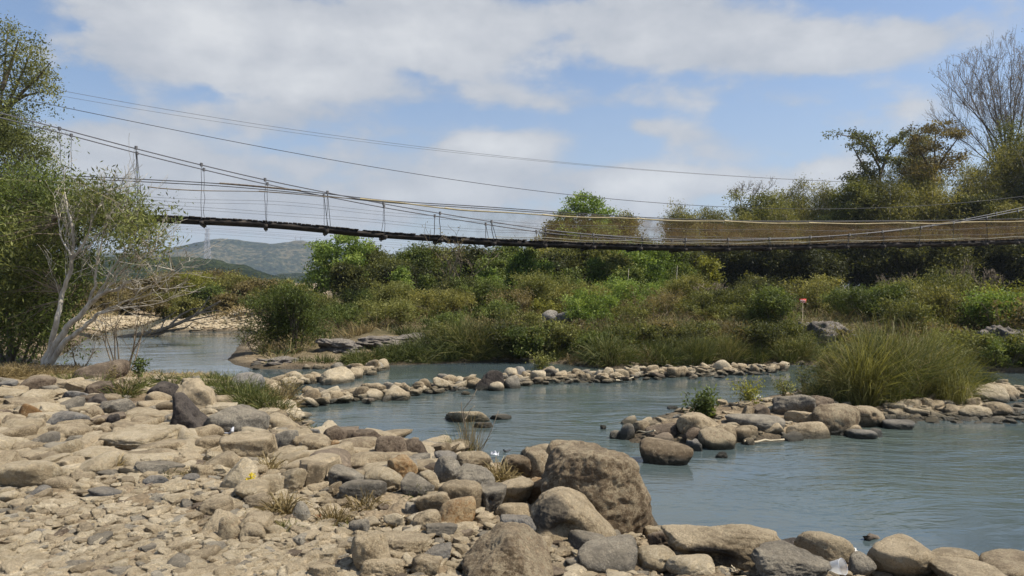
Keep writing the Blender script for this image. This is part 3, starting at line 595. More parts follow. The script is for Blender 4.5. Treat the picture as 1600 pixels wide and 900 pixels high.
LOB = {0: [(-.25, -1, .25, -.14, .05), (.1, -.9, .1, .12, .04), (.9, -.3, -.2, .10, .12), (-.9, 0, .1, -.12, .15)],
       1: [(-.05, -.9, -.25, -.46, .07), (.34, -.8, -.28, -.40, .06), (.12, -.8, -.55, -.35, .08), (.95, -.1, -.45, .25, .06)],
       2: [(-.35, 0, 1, .55, .10), (.5, 0, .9, -.40, .10), (.95, 0, -.2, .25, .12), (-.8, -.3, -.6, -.25, .1)],
       3: [(.15, 0, 1, .45, .08)]}
for i, (x0, y0, x1, y1, c, k, lab) in enumerate(HERO):
    kw = {}
    if lab and 'pyramid' in lab or lab and ('cone' in lab or 'triangular' in lab or 'peaked' in lab): kw['lobes'] = [(.05, 0, 1, .5, .10)]
    if lab and 'long pale boulder with a dark hollow' in lab: kw.update(lobes=[(-.4, -.8, -.28, -.42, .05), (-.1, -.85, -.3, -.30, .04), (.35, 0, 1, .25, .1)], depth=.5)
    if lab and 'black hole' in lab or lab and 'dimple' in lab: kw['lobes'] = [(.1, -.9, .35, -.35, .012)]
    if lab and 'hollow face' in lab: kw['lobes'] = [(.1, -.95, 0, -.35, .06)]
    if lab and 'dark shaded belly' in lab: kw['lobes'] = [(0, -.85, -.3, -.42, .07)]
    if i in LOB: kw['lobes'] = LOB[i]
    if i == 0: kw.update(K=2, p=13, seed=12, lobes=[(-.12, -1, .30, -.07, .02), (.15, -1, -.1, .05, .05), (-.5, -.8, .0, -.06, .03)], planes=[(-.70, -.15, .70, .80), (.30, -.1, .95, .80), (-.05, 0, 1, .78), (-.55, -.78, .32, .74), (.45, -.86, .12, .80), (.95, -.15, .18, .84), (.70, .1, .72, .90), (-.9, 0, -.1, .95)])
    if i == 1: kw['planes'] = [(.62, -.1, .78, .70), (-.75, -.1, .62, .82)]; kw['stain_shade'] = (-.62, -.68, .50, 1.0)
    if i == 2: kw['planes'] = [(.72, 0, .68, .50), (-.85, -.2, .3, .8)]
    if lab and 'great pitted triangular' in lab: kw['planes'] = [(-.62, -.2, .75, .52), (.72, -.2, .66, .56), (-.1, -.85, .5, .7)]; kw['lobes'] = []
    if lab and 'stained black' in lab: kw['stain_shade'] = (.1, -.8, .15, .95)
    if lab and lab.startswith('long dark-ended'): kw['stain_shade'] = (-.6, -.6, .2, 1.15)
    if lab and 'black hole' in lab: kw['stain_shade'] = (.05, -.85, .40, .30)  # shade inside the hole, painted black
    if lab and 'dark hollow underside' in lab: kw['stain_shade'] = (-.35, -.8, -.1, .8)  # shadow of the overhang, painted dark over the hollow
    if lab and 'pyramid rock with' in lab: kw['planes'] = [(-.7, -.2, .7, .55), (.8, -.2, .6, .55), (0, -.9, .5, .7)]
    if kw.get('planes') and i not in LOB: kw['lobes'] = []
    put_rock(x0, y0, x1, y1, c, k, lab, name='boulder' if lab and 'boulder' in lab else 'rock', **kw)
for d_ in ROCKS[-3:-1]: pass

# stones of the two weirs, piled along their lines
def weir(line, n, seed, group, smin, smax, skip=()):
    rng = R(seed); L = np.array(line); seg = np.hypot(*np.diff(L, axis=0).T); cum = np.concatenate([[0], np.cumsum(seg)])
    out = []
    for k in range(n):
        t = (k + rng.uniform(.1, .9))/n*cum[-1]; q = [np.interp(t, cum, L[:, a]) for a in (0, 1)]
        x, y = q[0] + rng.normal()*.05, q[1] + rng.choice([-.18, .02, .22, .38]) + rng.normal()*.06
        w = rng.uniform(smin, smax)*(.7 + .6*rng.random()); h = w*rng.uniform(.5, .8); z = max(0, .10 - abs(y - q[1] - .12)*.3)*rng.random()
        px = 800 + F*x/y
        if any(a < px < b for a, b in skip) and rng.random() < .75: w *= .6
        c = rng.choice(list('ppppttttttg')); kind = rng.choice(list('rreeac'))
        V = rock_shape(rng, 3, **{'r': dict(K=9, p=7), 'e': dict(K=14, p=5, rough=.03), 'a': dict(K=7, p=14), 'c': dict(K=10, p=8, rough=.08)}[kind])
        lo, hi = V.min(0), V.max(0); V = (V - (lo + hi)/2)/(hi - lo)*np.array([w, w*.8, h*1.35])
        a = rng.uniform(-.35, .35); ca, sa = math.cos(a), math.sin(a); V = np.stack([V[:, 0]*ca - V[:, 2]*sa, V[:, 1], V[:, 0]*sa + V[:, 2]*ca], -1)
        V[:, 2] += -V[:, 2].min() - h*.4
        o = obj('rock', mesh('rock', V, [ICO[3][1]], True, np.full(len(V), rng.uniform(.1, .9))), RM[c], loc=(x, y, z)); tag(o, None, 'rock', group)
        out.append((px, o, c, kind, w)); PLACED.append((x, y, w/2, w*.4))
    return sorted(out, key=lambda e: e[0])
ORD = ['first', 'second', 'third', 'fourth', 'fifth', 'sixth', 'seventh', 'eighth', 'ninth', 'tenth', 'eleventh', 'twelfth', 'thirteenth', 'fourteenth', 'fifteenth', 'sixteenth', 'seventeenth', 'eighteenth', 'nineteenth', 'twentieth']
def ordinal(k):
    if k < 20: return ORD[k]
    t = {2: 'twenty', 3: 'thirty', 4: 'forty', 5: 'fifty', 6: 'sixty', 7: 'seventy', 8: 'eighty', 9: 'ninety'}
    a, b = divmod(k + 1, 10)
    return (t[a] + '-' + ORD[b-1]) if b else t[a][:-1] + 'ieth'
KW = {'r': 'rounded', 'e': 'smooth oval', 'a': 'angular', 'f': 'flat', 'c': 'rough'}
wb = weir(WEIR_B, 92, 5, 'stones of the long curved weir', .17, .31, skip=[(740, 826)])
for k, (px, o, c, kd, w) in enumerate(wb):
    o['label'] = f'{CW[c]} {KW[kd]} stone, {ordinal(k)} along the long weir from its brushy end'
wa = weir(WEIR_A, 16, 6, 'stones of the short upstream weir', .16, .28)
for k, (px, o, c, kd, w) in enumerate(wa):
    o['label'] = f'{CW[c]} {KW[kd]} stone, {ordinal(k)} along the short upstream weir from the grassy bank'
# larger loose stones between the named ones on the near bank
rng = R(77); PL = np.array(PLACED); cnt = 0; tries = 0; extra = []
def free(x, y, r, lim=.75):
    return np.all(((PL[:, 0] - x)/(PL[:, 2] + r))**2 + ((PL[:, 1] - y)/(PL[:, 3] + r))**2 > lim)
while cnt < 34 and tries < 20000:
    tries += 1
    px, py = rng.uniform(-10, 780), 598 + 210*rng.random()**1.3
    X, D, zg = hit(px, py)
    if zg < .08: continue
    w = rng.uniform(24, 46)*(.75 + (py - 600)/260*.35)/F*D
    if not free(X, D, w/2, .8): continue
    PL = np.vstack([PL, [X, D, w/2, w*.42]]); cnt += 1
    c = rng.choice(list('ppppptttttgggsu')); kd = rng.choice(list('rreeac')); wp = w*F/D
    put_rock(px - wp/2, py - wp*rng.uniform(.42, .62), px + wp/2, py, c, kd, None)
# labels for the rest, told from their colour, shape and where they lie by a named neighbour
SHORT = [(r, r['label']) for r in ROCKS if r['label']]
def short(lab):
    for w in (' with ', ' beside ', ' before ', ' behind ', ' in the ', ' at the ', ' near ', ' standing ', ' lying ', ' on the ', ' leaning ', ' rising ', ' half ', ' touching ', ' wedged ', ' cut off ', ' tucked ', ' squeezed ', ' under ', ' right ', ' just ', ' below ', ' against ', ' ending ', ' of the ', ' up in ', ' resting ', ' awash ', ' wet ', ' beyond ', ' between ', ' above ', ' stained ', ' end to end', ' butted '):
        k = lab.find(w)
        if k > 0: lab = lab[:k]
    return 'the ' + lab
_names = {}
for r, l in SHORT: _names[short(l)] = _names.get(short(l), 0) + 1
ANCH = [(r, short(l)) for r, l in SHORT if _names[short(l)] == 1 and len(short(l).split()) <= 6]
used = set(o['label'] for o in COL.objects if 'label' in o) | set(l for _, l in SHORT)
REST = [r for r in ROCKS if not r['label']]
for r in REST:
    best = sorted(ANCH, key=lambda a: math.hypot(a[0]['px'] - r['px'], (a[0]['py'] - r['py'])*1.6))[:5]
    done = False
    for a, nm in best:
        dx, dy = r['px'] - a['px'], (r['py'] - a['py'])
        rel = ('just right of' if dx > 0 else 'just left of') if abs(dx) > abs(dy)*1.6 else ('just in front of' if dy > 0 else 'just behind')
        sz = 'small ' if r['w'] < 32 else 'big ' if r['w'] > 62 else ''
        for pre in ('', sz):
            lab = f"{pre}{CW[r['col']]} {KW[r['kind']]} rock {rel} {nm}"
            if lab not in used and len(lab.split()) <= 16: done = True; break
        if done: break
    if not done:
        k = 1
        while f"{ORD[k]} {lab}" in used: k += 1
        lab = f"{ORD[k]} {lab}"
    used.add(lab); r['label'] = lab
for r in ROCKS: r['o']['label'] = r['label']

# small cobbles and gravel nobody could count
def cobbles(name, label, pts, seed, mats=('t', 'p', 'g', 'u'), sub=2):
    rng = R(seed); shp = [rock_shape(rng, sub, K=6, p=rng.choice([10, 20, 40]), rough=.07) for _ in range(30)]
    n0, f0 = ICO[sub]; n = len(n0); Vs, A = [], []
    for k, (x, y, z, w) in enumerate(pts):
        V = shp[rng.integers(30)]; a = rng.uniform(0, 6.28); c, s = math.cos(a), math.sin(a)
        V = V*np.array([1, rng.uniform(.6, .95), rng.uniform(.28, .55)]); V = np.stack([V[:, 0]*c - V[:, 1]*s, V[:, 0]*s + V[:, 1]*c, V[:, 2]], -1)
        b = rng.uniform(-.32, .32); c, s = math.cos(b), math.sin(b); V = np.stack([V[:, 0]*c - V[:, 2]*s, V[:, 1], V[:, 0]*s + V[:, 2]*c], -1)
        Vs.append(V*(w/2) + np.array([x, y, z + w*.10])); A.append(np.full(n, rng.uniform(0, 1)))
    Fc = (f0[None] + (np.arange(len(pts))*n)[:, None, None]).reshape(-1, 3)
    o = obj(name, mesh(name, np.concatenate(Vs), [Fc], True, np.concatenate(A)), RM[mats[0]]); o.data.materials.clear()
    o.data.polygons.foreach_set('use_smooth', np.repeat(rng.random(len(pts)) < .45, len(f0)))
    for m in mats: o.data.materials.append(RM[m])
    mi = np.repeat(rng.choice(len(mats), len(pts), p=[.44, .44, .08, .04] if len(mats) == 4 else None), len(f0)).astype(np.int32)
    o.data.polygons.foreach_set('material_index', mi)
    tag(o, label, kind='stuff')
def scatter(n, seed, pxr, pyr, wr, zmin=.03, bias=1.0, lim=.45, dens=None):
    rng = R(seed); out = []
    px = rng.uniform(*pxr, n); py = pyr[0] + (pyr[1] - pyr[0])*rng.random(n)**bias; wz = wr[0] + (wr[1] - wr[0])*rng.random(n)**2.2
    for a, b, w in zip(px, py, wz):
        X, D, zg = hit(a, b)
        if zg < zmin or D > 45: continue
        if ((a - 575)/85)**2 + ((b - 800)/34)**2 < 1 and w > .03 and rng.random() < .85: continue
        if not free(X, D, w*.3, lim): continue
        out.append((X, D, float(gl(X, D)), w))
    return out
pts = scatter(6800, 1, (-120, 600), (735, 925), (.028, .12), bias=1.0)
pts += scatter(2200, 2, (-120, 1000), (640, 925), (.03, .16), bias=.9)
pts += scatter(1500, 3, (-60, 720), (600, 745), (.10, .42), bias=1.0)
pts += scatter(1700, 13, (430, 1560), (790, 925), (.025, .10), bias=.8)
grit = scatter(5200, 31, (-120, 1150), (740, 925), (.010, .032), bias=.8, lim=.3)
cobbles('gravel', 'fine gravel packed between the near stones', grit, 41, ('t', 'p', 'g', 'u'), 1)
cobbles('cobbles', 'loose tan cobbles and gravel covering the near bank', pts, 4, ('t', 'p', 'g', 'u'))
pts = scatter(900, 21, (940, 1620), (598, 706), (.04, .20), .015)
pts += scatter(500, 22, (380, 1260), (560, 600), (.04, .22), .0)
rg = R(9)
for ln, n in ((WEIR_A, 240), (WEIR_B, 950)):
    L_ = np.array(ln)
    for _ in range(n):
        k = rg.integers(len(L_) - 1); t = rg.random(); q = L_[k]*(1-t) + L_[k+1]*t
        pts.append((q[0] + rg.normal()*.05, q[1] + rg.normal()*.30 + .1, rg.uniform(-.03, .07), rg.uniform(.06, .23)))
for _ in range(420):
    px, py = rg.uniform(1390, 1640), rg.uniform(606, 662); X, D, zg = hit(px, py)
    if rg.random() < .5 + .5*(py > 636) or py < 622: pts.append((X, D, max(float(gl(X, D)), -.03), rg.uniform(.06, .24)))
cobbles('shingle', 'small stones filling the weirs and the far shore', pts, 8, ('p', 't', 'g', 'u'))
pts = []
for _ in range(4200):
    px, py = rg.uniform(60, 420), rg.uniform(499, 520); D = rg.uniform(29, 41); x = (px - 800)/F*D
    z = float(gl(x, D));
    if z > .02: pts.append((x, D, z, rg.uniform(.08, .26)))
cobbles('gravel_bank', 'pale gravel bank along the far side of the pool', pts, 12, ('p', 't', 'p'), 1)
# bedrock ledges showing through the far bank scrub
def ledge(x0, y0, x1, y1, D, label, seed, depth=2.0):
    rng = R(seed); w = (x1 - x0)/F*D; X = ((x0 + x1)/2 - 800)/F*D; top = H - (y0 - YH)/F*D; zg = gz(X, D)
    V = rock_shape(rng, 5, K=16, p=16, rough=.16)
    lo, hi = V.min(0), V.max(0); V = (V - (lo + hi)/2)/(hi - lo)
    s = 1 + .20*fbm(V*np.array([4, 4, 5]) + seed, 4)
    hgt = max(top - zg, .3)*2.0; V = V*np.array([w, depth, hgt])*s[:, None]; V[:, 2] += top - zg - V[:, 2].max()
    o = obj('rock_ledge', mesh('rock_ledge', V, [ICO[5][1]], True, np.full(len(V), .5)), RM['l'], loc=(X, D, zg)); tag(o, label, 'rock ledge')
ledge(490, 526, 585, 560, 19.6, 'low grey bedrock ledge behind the dark round bush', 1)
ledge(560, 521, 680, 556, 20.0, 'longest low grey bedrock ledge above the lush low grass', 2)
ledge(1215, 500, 1330, 556, 19.2, 'weathered grey bedrock hump below the red sign', 3)
ledge(1535, 508, 1640, 566, 17.6, 'brown-grey bedrock block at the edge of the far bank shrubs', 4)
ledge(1020, 520, 1110, 550, 19.6, 'grey bedrock ledge half covered by brown twigs', 5)
ledge(388, 556, 500, 582, 17.5, 'flat tan bedrock shelf under the dark round bush', 6, 1.6)
# shallow rock bar in mid channel
for (x0, y0, x1, y1, c, lab) in [(694, 650, 770, 660, 'p', 'flat tan sheet of rock barely above the mid channel'), (742, 647, 760, 657, 'g', 'little grey stone perched on the flat mid channel rock'), (765, 648, 800, 656, 'g', 'low grey rock trailing the flat mid channel rock'),
        (740, 659, 770, 669, 'u', 'dark wet stone in front of the flat mid channel rock'), (938, 664, 948, 671, 'd', 'small black stone poking from the rapids'), (1043, 634, 1060, 640, 'd', 'thin black stone awash behind the small green bush'), (1118, 706, 1136, 716, 'd', 'black stone tip in the water before the golden rounded boulder')]:
    o = put_rock(x0, y0, x1, y1, c, 'r', lab, depth=.7); o['label'] = lab
# ------------------------------------------------------------------ suspension footbridge
def bdepth(px): return 1.0/(.037037 - 9.184e-6*(px - 360))
def bxy(px):
    d = bdepth(px); return np.array([(px - 800)/F*d, d])
BP0 = bxy(360.); BDIR = bxy(1450.) - BP0; BDIR = BDIR/np.linalg.norm(BDIR); BN = np.array([-BDIR[1], BDIR[0]])
def s_of(px): return float((bxy(px) - BP0) @ BDIR)
def prof(tab):
    s = [s_of(p) for p, _ in tab]; z = [H - (y - YH)/F*bdepth(p) for p, y in tab]
    # smooth interpolation
    ss_ = np.linspace(s[0], s[-1], 400); zz = np.interp(ss_, s, z); k = np.hanning(25); k /= k.sum()
    zz = np.convolve(np.pad(zz, 12, mode='reflect', reflect_type='odd'), k, 'valid')
    return lambda q: np.interp(q, ss_, zz)
zdeck = prof([(-400, 318), (-200, 323), (0, 329), (120, 333), (240, 338), (360, 344), (420, 347), (500, 354), (590, 364), (675, 369), (755, 374.5), (830, 377.5), (905, 380.5), (970, 382.5), (1034, 384.5), (1100, 385), (1200, 384), (1300, 381), (1400, 379.5), (1500, 377.5), (1600, 374), (1800, 366), (2000, 357)])
zcab = prof([(-400, 88), (-200, 133), (0, 180), (90, 203), (205, 234), (305, 259), (415, 285), (500, 302), (600, 322), (680, 335), (760, 348), (830, 359), (900, 367), (1000, 374), (1090, 376), (1160, 375), (1232, 373), (1287, 370), (1338, 366), (1390, 361), (1443, 354), (1500, 346), (1600, 326), (1800, 276), (2000, 215)])
zdark = prof([(-400, 262), (0, 274), (130, 279), (350, 290), (500, 304), (590, 316), (750, 325), (830, 331), (1000, 342), (1150, 347), (1300, 347), (1450, 346), (1600, 343), (2000, 330)])
zbam = prof([(-400, 276), (0, 282), (130, 290), (300, 300), (415, 303), (560, 313), (690, 328), (830, 338), (1000, 345), (1150, 349), (1250, 351), (1450, 350.5), (1600, 346.5), (2000, 334)])
def bpt(s, z, off): return np.array([*(BP0 + BDIR*s + BN*off), z])
S0, S1 = s_of(-330), s_of(1960); HW = .5
BD3 = np.array([BDIR[0], BDIR[1], 0]); BN3 = np.array([BN[0], BN[1], 0]); UP = np.array([0, 0, 1.])
bridge = thing('suspension_footbridge', 'long rickety wooden suspension footbridge sagging across the river', 'footbridge', tuple(bpt(0, zdeck(0.), 0)))
BO = np.array(bridge.location)
def bpart(name, mb, mat, smooth=False):
    for i in range(len(mb.v)): mb.v[i] = mb.v[i] - BO
    return obj(name, mb.build(name, smooth), mat, bridge)
rng = R(31); mb = MB(); s = S0
while s < S1:                                    # cross planks
    w = rng.uniform(.13, .2); z = float(zdeck(s + w/2)); sl_ = float(zdeck(s + w) - zdeck(s))/w
    T = BD3 + UP*sl_; T /= np.linalg.norm(T); B_ = np.cross(T, BN3)
    if rng.random() > .03:
        mb.box(bpt(s + w/2, z + rng.uniform(-.012, .012), rng.normal()*.03), (w*.93, 2*HW + rng.uniform(-.05, .16), rng.uniform(.03, .05)), np.array([T, BN3, B_]), rng.random())
    s += w + .006
bpart('deck', mb, M['plank'])
ss_ = np.arange(S0, S1, .4)
for off in (-.44, 0, .44):
    mb = MB()
    for a in np.arange(S0, S1, 3.0):
        q = np.linspace(a, min(a + 3.15, S1), 5); z = zdeck(q) - .105 + rng.uniform(-.015, .015)
        mb.tube([bpt(x, y, off + rng.normal()*.01) for x, y in zip(q, z)], .085, 4)
    bpart('stringer', mb, M['plank'])
hs = [s_of(p) for p in (-260, -120, 0, 90, 205)]
hs = [s_of(317) + (k - 8)*2.16 for k in range(28)]
for k, q in enumerate(hs):
    if not S0 < q < S1: continue
    z = float(zdeck(q)); mb = MB(); T = BD3
    mb.box(bpt(q, z - .19, 0), (.14, 1.35, .13), np.array([BD3, BN3, UP])); bpart('crossbeam', mb, M['plank'])
    for off in (-HW - .08, HW + .08):
        zt = float(zcab(q)); mb = MB(); lean = rng.normal()*.06
        n = max(3, int((zt - z)/.25) + 2); t = np.linspace(0, 1, n)
        P = [bpt(q + lean*a + rng.normal()*.012, z - .24 + (zt - z + .24)*a, off + rng.normal()*.01) for a in t]
        mb.tube(P, .009 if zt - z > 1 else .014, 4)
        mb.tube([P[-1] - UP*.05, P[-1] + UP*.07], .05, 6); mb.tube([bpt(q, z - .05, off) , bpt(q, z - .3, off)], .03, 5)
        if k % 3 == 1: mb.tube([P[-1], bpt(q + .14, z - .1, off)], .01, 4)
        bpart('hanger', mb, M['wire'])
for off in (-HW - .08, HW + .08):
    mb = MB(); mb.tube([bpt(x, zcab(x), off) for x in ss_], .021, 6); bpart('main_cable', mb, M['greywire'], True)
    mb = MB(); mb.tube([bpt(x, zdark(x) + (0 if off < 0 else .06), off) for x in ss_], .017, 5); bpart('handrail_cable', mb, M['wire'], True)
    for fr in (.35, .68):
        mb = MB(); mb.tube([bpt(x, zdeck(x)*(1 - fr) + fr*zbam(x) + .03*math.sin(x*.9 + fr*9), off) for x in ss_], .0055, 4); bpart('side_wire', mb, M['greywire'])
    mb = MB(); mb.tube([bpt(x, zdeck(x) + .12 + .025*math.sin(x*1.7), off) for x in ss_ if x > s_of(760)], .013, 4); bpart('deck_rope', mb, M['rope'], True)
# lashed poles of the near handrail
for a, b in [(-330, 150), (235, 420), (405, 600), (560, 720), (690, 860), (840, 1010), (985, 1150), (1120, 1265), (1250, 1420), (1400, 1500), (1485, 1640), (1620, 1800), (1780, 1950)]:
    q = np.linspace(s_of(a), s_of(b), 12); mb = MB(); w = .045 if not 200 < a < 560 else .028
    mb.tube([bpt(x, float(zbam(x)) + .02*math.sin(x*1.3) + .02*(i == 0), -HW - .08) for i, x in enumerate(q)], np.linspace(w*.75, w*.5, 12), 6)
    bpart('rail_pole', mb, M['pole'] if not 200 < a < 560 else M['twig'], True)
q = np.linspace(s_of(345), s_of(470), 10); mb = MB(); mb.tube([bpt(x, float(zdark(x)) + .01, -HW - .1) for x in q], .035, 6); bpart('rail_pole', mb, M['bark'], True)
# the netting that fences both sides
netm, nt = newmat('brown_netting'); tc = N(nt, 'ShaderNodeTexCoord')
nn = N(nt, 'ShaderNodeTexNoise', i_Scale=2.2, i_Detail=6.0); nt.links.new(tc.outputs['Object'], nn.inputs['Vector'])
nr = ramp(nt, [(.3, (.12,)*3), (.7, (.46,)*3)]); nt.links.new(nn.outputs[0], nr.inputs[0])
nd = N(nt, 'ShaderNodeBsdfDiffuse'); nd.inputs['Color'].default_value = (.19, .125, .06, 1); ntr = N(nt, 'ShaderNodeBsdfTransparent'); nmx = N(nt, 'ShaderNodeMixShader'); no = N(nt, 'ShaderNodeOutputMaterial')
nat = N(nt, 'ShaderNodeAttribute', attribute_name='tint'); nt.links.new(math_(nt, 'MULTIPLY', nr.outputs[0], nat.outputs['Fac']), nmx.inputs[0]); nt.links.new(ntr.outputs[0], nmx.inputs[1]); nt.links.new(nd.outputs[0], nmx.inputs[2]); nt.links.new(nmx.outputs[0], no.inputs[0])
for off in (-HW - .06, HW + .06):
    q = np.arange(S0, S1, .5); V = []; tn = np.repeat(ss(s_of(560), s_of(1080), q)*.93 + .07, 4)
    for x in q:
        for fr in (0, .33, .66, 1): V.append(bpt(x, float(zdeck(x)*(1 - fr) + fr*zdark(x)), off + .03*math.sin(x*2 + fr*4)) - BO)
    n = len(q); fc = [[i*4 + j, i*4 + 4 + j, i*4 + 5 + j, i*4 + 1 + j] for i in range(n-1) for j in range(3)]
    obj('side_net', mesh('side_net', np.array(V), [np.array(fc)], True, tn), netm, bridge)

# ------------------------------------------------------------------ overhead lines and the pylon
def line(name, pts, d0, d1, r, mat, label, cat='cable', n=60):
    px = np.array([p[0] for p in pts], float); py = np.array([p[1] for p in pts], float)
    c = np.polyfit(px, py, min(3, len(pts) - 1)); x = np.linspace(px[0], px[-1], n); y = np.polyval(c, x)
    u = (x - px[0])/(px[-1] - px[0]); d = 1/((1 - u)/d0 + u/d1)
    mb = MB(); mb.tube([at(a, b, e) for a, b, e in zip(x, y, d)], r, 5)
    return tag(obj(name, mb.build(name, True), mat), label, cat)
line('power_line', [(-250, 70), (95, 140), (400, 192), (560, 219), (800, 248), (1080, 270), (1320, 282), (1700, 292)], 42, 75, .013, M['greywire'], 'topmost thin grey wire crossing the sky above the bridge')
line('power_line', [(-250, 82), (95, 149), (400, 198), (560, 222), (800, 249.5), (1080, 271), (1320, 283), (1700, 293)], 42.5, 75, .011, M['greywire'], 'thin grey wire hanging close under the topmost wire')
line('power_line', [(-250, 100), (30, 150), (200, 183), (400, 231), (540, 257), (700, 282), (900, 305), (1100, 321), (1350, 325), (1600, 303), (1800, 275)], 30, 46, .014, M['wire'], 'single dark wire sagging between the grey wires and the bridge')
for k, (a, b) in enumerate([(349, 372), (352, 376), (358, 380), (362, 384)]):
    line('transmission_line', [(100, a - 6), (324, a + 7 - 4*(k > 1)), (700, b + 8), (1100, b + 14)], 700, 900, .10, M['greywire'], ['highest', 'second highest', 'third highest', 'lowest'][k] + ' far transmission wire running past the pylon under the bridge', n=40)
py = at(324, 440, 900); pyl = thing('power_pylon', 'grey lattice steel pylon standing before the far hills', 'pylon', (py[0], py[1], 0))
hz0 = H + (445 - 357)/F*900; mb = MB()
def leg(sx, sy, z): w = 3.2*(1 - z/hz0) + 1.3; return (sx*w, sy*w, z)
for sx in (-1, 1):
    for sy in (-1, 1):
        m2 = MB(); m2.tube([leg(sx, sy, z) for z in np.linspace(0, hz0, 6)], .32, 4); obj('leg', m2.build('leg'), M['steel'], pyl)
zl = np.linspace(2, hz0, 13)
for a, b in zip(zl[:-1], zl[1:]):
    for (p, q) in (((-1, -1), (1, -1)), ((1, -1), (1, 1)), ((1, 1), (-1, 1)), ((-1, 1), (-1, -1))):
        mb.tube([leg(*p, a), leg(*q, b)], .17, 4); mb.tube([leg(*q, a), leg(*p, b)], .17, 4)
obj('bracing', mb.build('bracing'), M['steel'], pyl)
for z, w in ((hz0*.80, 4.2), (hz0*.90, 3.8), (hz0*.99, 3.4)):
    mb = MB(); mb.tube([(-w, 0, z), (w, 0, z)], .28, 4); mb.tube([(-w, 0, z), (0, 0, z + 1.5), (w, 0, z)], .18, 4); obj('crossarm', mb.build('crossarm'), M['steel'], pyl)
for px in (462, 470):
    p = at(px, 382, 1480); mb = MB(); mb.tube([p, p + UP*16], .7, 4); mb.tube([p + UP*13 - np.array([2.5, 0, 0]), p + UP*13 + np.array([2.5, 0, 0])], .5, 4)
    tag(obj('mast', mb.build('mast'), M['steel']), 'tiny mast on the far ridge, ' + ('the one nearer the pylon' if px == 462 else 'the one nearer the tall green tree'), 'mast')

# ------------------------------------------------------------------ red sign on a stake
x, y = at(1254, 500, 20.5)[:2]; zg = gz(x, y); zt = at(0, 467, 20.5)[2]
sg = thing('warning_sign', 'small red sign with white writing on a thin stake in the scrub', 'sign', (x, y, zg))
mb = MB(); mb.tube([(0, 0, -.1), (0.01, 0, zt - zg)], .006, 6); obj('post', mb.build('post'), M['stick'], sg)
sy_ = zt - zg - .055; mb = MB(); mb.box((0, -.02, sy_), (.19, .012, .115)); bd = obj('board', mb.build('board'), M['red'], sg)
mb = MB()                       # two rows of worn, unreadable white characters
for k, xx in enumerate(np.linspace(-.066, .066, 6)):
    mb.box((xx, -.0285, sy_ + .004), (.009, .004, .052)); mb.box((xx + .008, -.0287, sy_ + (.024 if k % 2 else -.014)), (.012, .004, .010))
for xx in np.linspace(-.05, .05, 4): mb.box((xx, -.0285, sy_ - .042), (.018, .004, .010))
obj('lettering', mb.build('lettering'), M['white'], bd)

# ------------------------------------------------------------------ cup, litter, sticks
cm, nt = newmat('clear_plastic'); L = nt.links.new
g = N(nt, 'ShaderNodeBsdfGlossy', i_Roughness=.18); t = N(nt, 'ShaderNodeBsdfTransparent'); dd = N(nt, 'ShaderNodeBsdfDiffuse'); dd.inputs['Color'].default_value = (.75, .78, .8, 1)
tt = N(nt, 'ShaderNodeBsdfTranslucent'); tt.inputs['Color'].default_value = (.75, .78, .8, 1)
m1 = N(nt, 'ShaderNodeMixShader'); m1.inputs[0].default_value = .62; m2 = N(nt, 'ShaderNodeMixShader'); m2.inputs[0].default_value = .10; m0 = N(nt, 'ShaderNodeMixShader'); m0.inputs[0].default_value = .5
L(dd.outputs[0], m0.inputs[1]); L(tt.outputs[0], m0.inputs[2]); L(t.outputs[0], m1.inputs[1]); L(m0.outputs[0], m1.inputs[2]); L(m1.outputs[0], m2.inputs[1]); L(g.outputs[0], m2.inputs[2])
o_ = N(nt, 'ShaderNodeOutputMaterial'); L(m2.outputs[0], o_.inputs[0])
def lathe(mb, prof_, k=32):
    th = np.arange(k)*2*np.pi/k; n = len(prof_); P = np.array(prof_)
    V = np.stack([P[:, 0, None]*np.cos(th), P[:, 0, None]*np.sin(th), P[:, 1, None] + 0*th], -1).reshape(-1, 3)
    i = np.arange(n-1)[:, None]*k; j = np.arange(k)[None]; jn = (j + 1) % k
    mb.add(V, np.stack([i + j, i + jn, i + k + jn, i + k + j], -1).reshape(-1, 4))
cx_, cd_, cz_ = hit(1306, 893); cw = 24/F*cd_/2
cup = thing('plastic_cup', 'clear plastic drinking cup lying on its side among the shore rocks', 'cup', (cx_, cd_, cz_ + .055))
cup.location = tuple(at(1318, 886, cd_ - .16)); cup.rotation_euler = Vector((.62, -.70, .36)).to_track_quat('Z', 'Y').to_euler()
mb = MB(); prof_ = [(cw*.02, -cw*2.1), (cw*.62, -cw*2.1), (cw*.66, -cw*2.0), (cw*.98, 0)]; lathe(mb, prof_); obj('body', mb.build('body', True), cm, cup)
mb = MB(); th = np.linspace(0, 2*np.pi, 33); mb.tube([(cw*math.cos(a), cw*math.sin(a), 0) for a in th], cw*.035, 6, cap=False); obj('rim', mb.build('rim', True), M['litter'], cup)
def crumple(name, px, py, w, label, cat, mat, seed, dz=0):
    rng = R(seed); X, D, z = hit(px, py); k = 9; u = np.linspace(-1, 1, k); U, Vv = np.meshgrid(u, u)
    s_ = w/F*D/2; P = np.stack([U, Vv*.6, fbm(np.stack([U*1.6 + seed, Vv*1.6, U*0], -1), 3)*.7 + .3], -1).reshape(-1, 3)*s_
    i = np.arange(k-1)[:, None]*k; j = np.arange(k-1)[None]; q = np.stack([i + j, i + j + 1, i + k + 1 + j, i + k + j], -1).reshape(-1, 4)
    o = obj(name, mesh(name, P, [q]), mat, loc=(X, D, z + .02 + dz)); o.modifiers.new('thick', 'SOLIDIFY').thickness = .002; o.rotation_euler = (math.radians(40), 0, 0); return tag(o, label, cat)
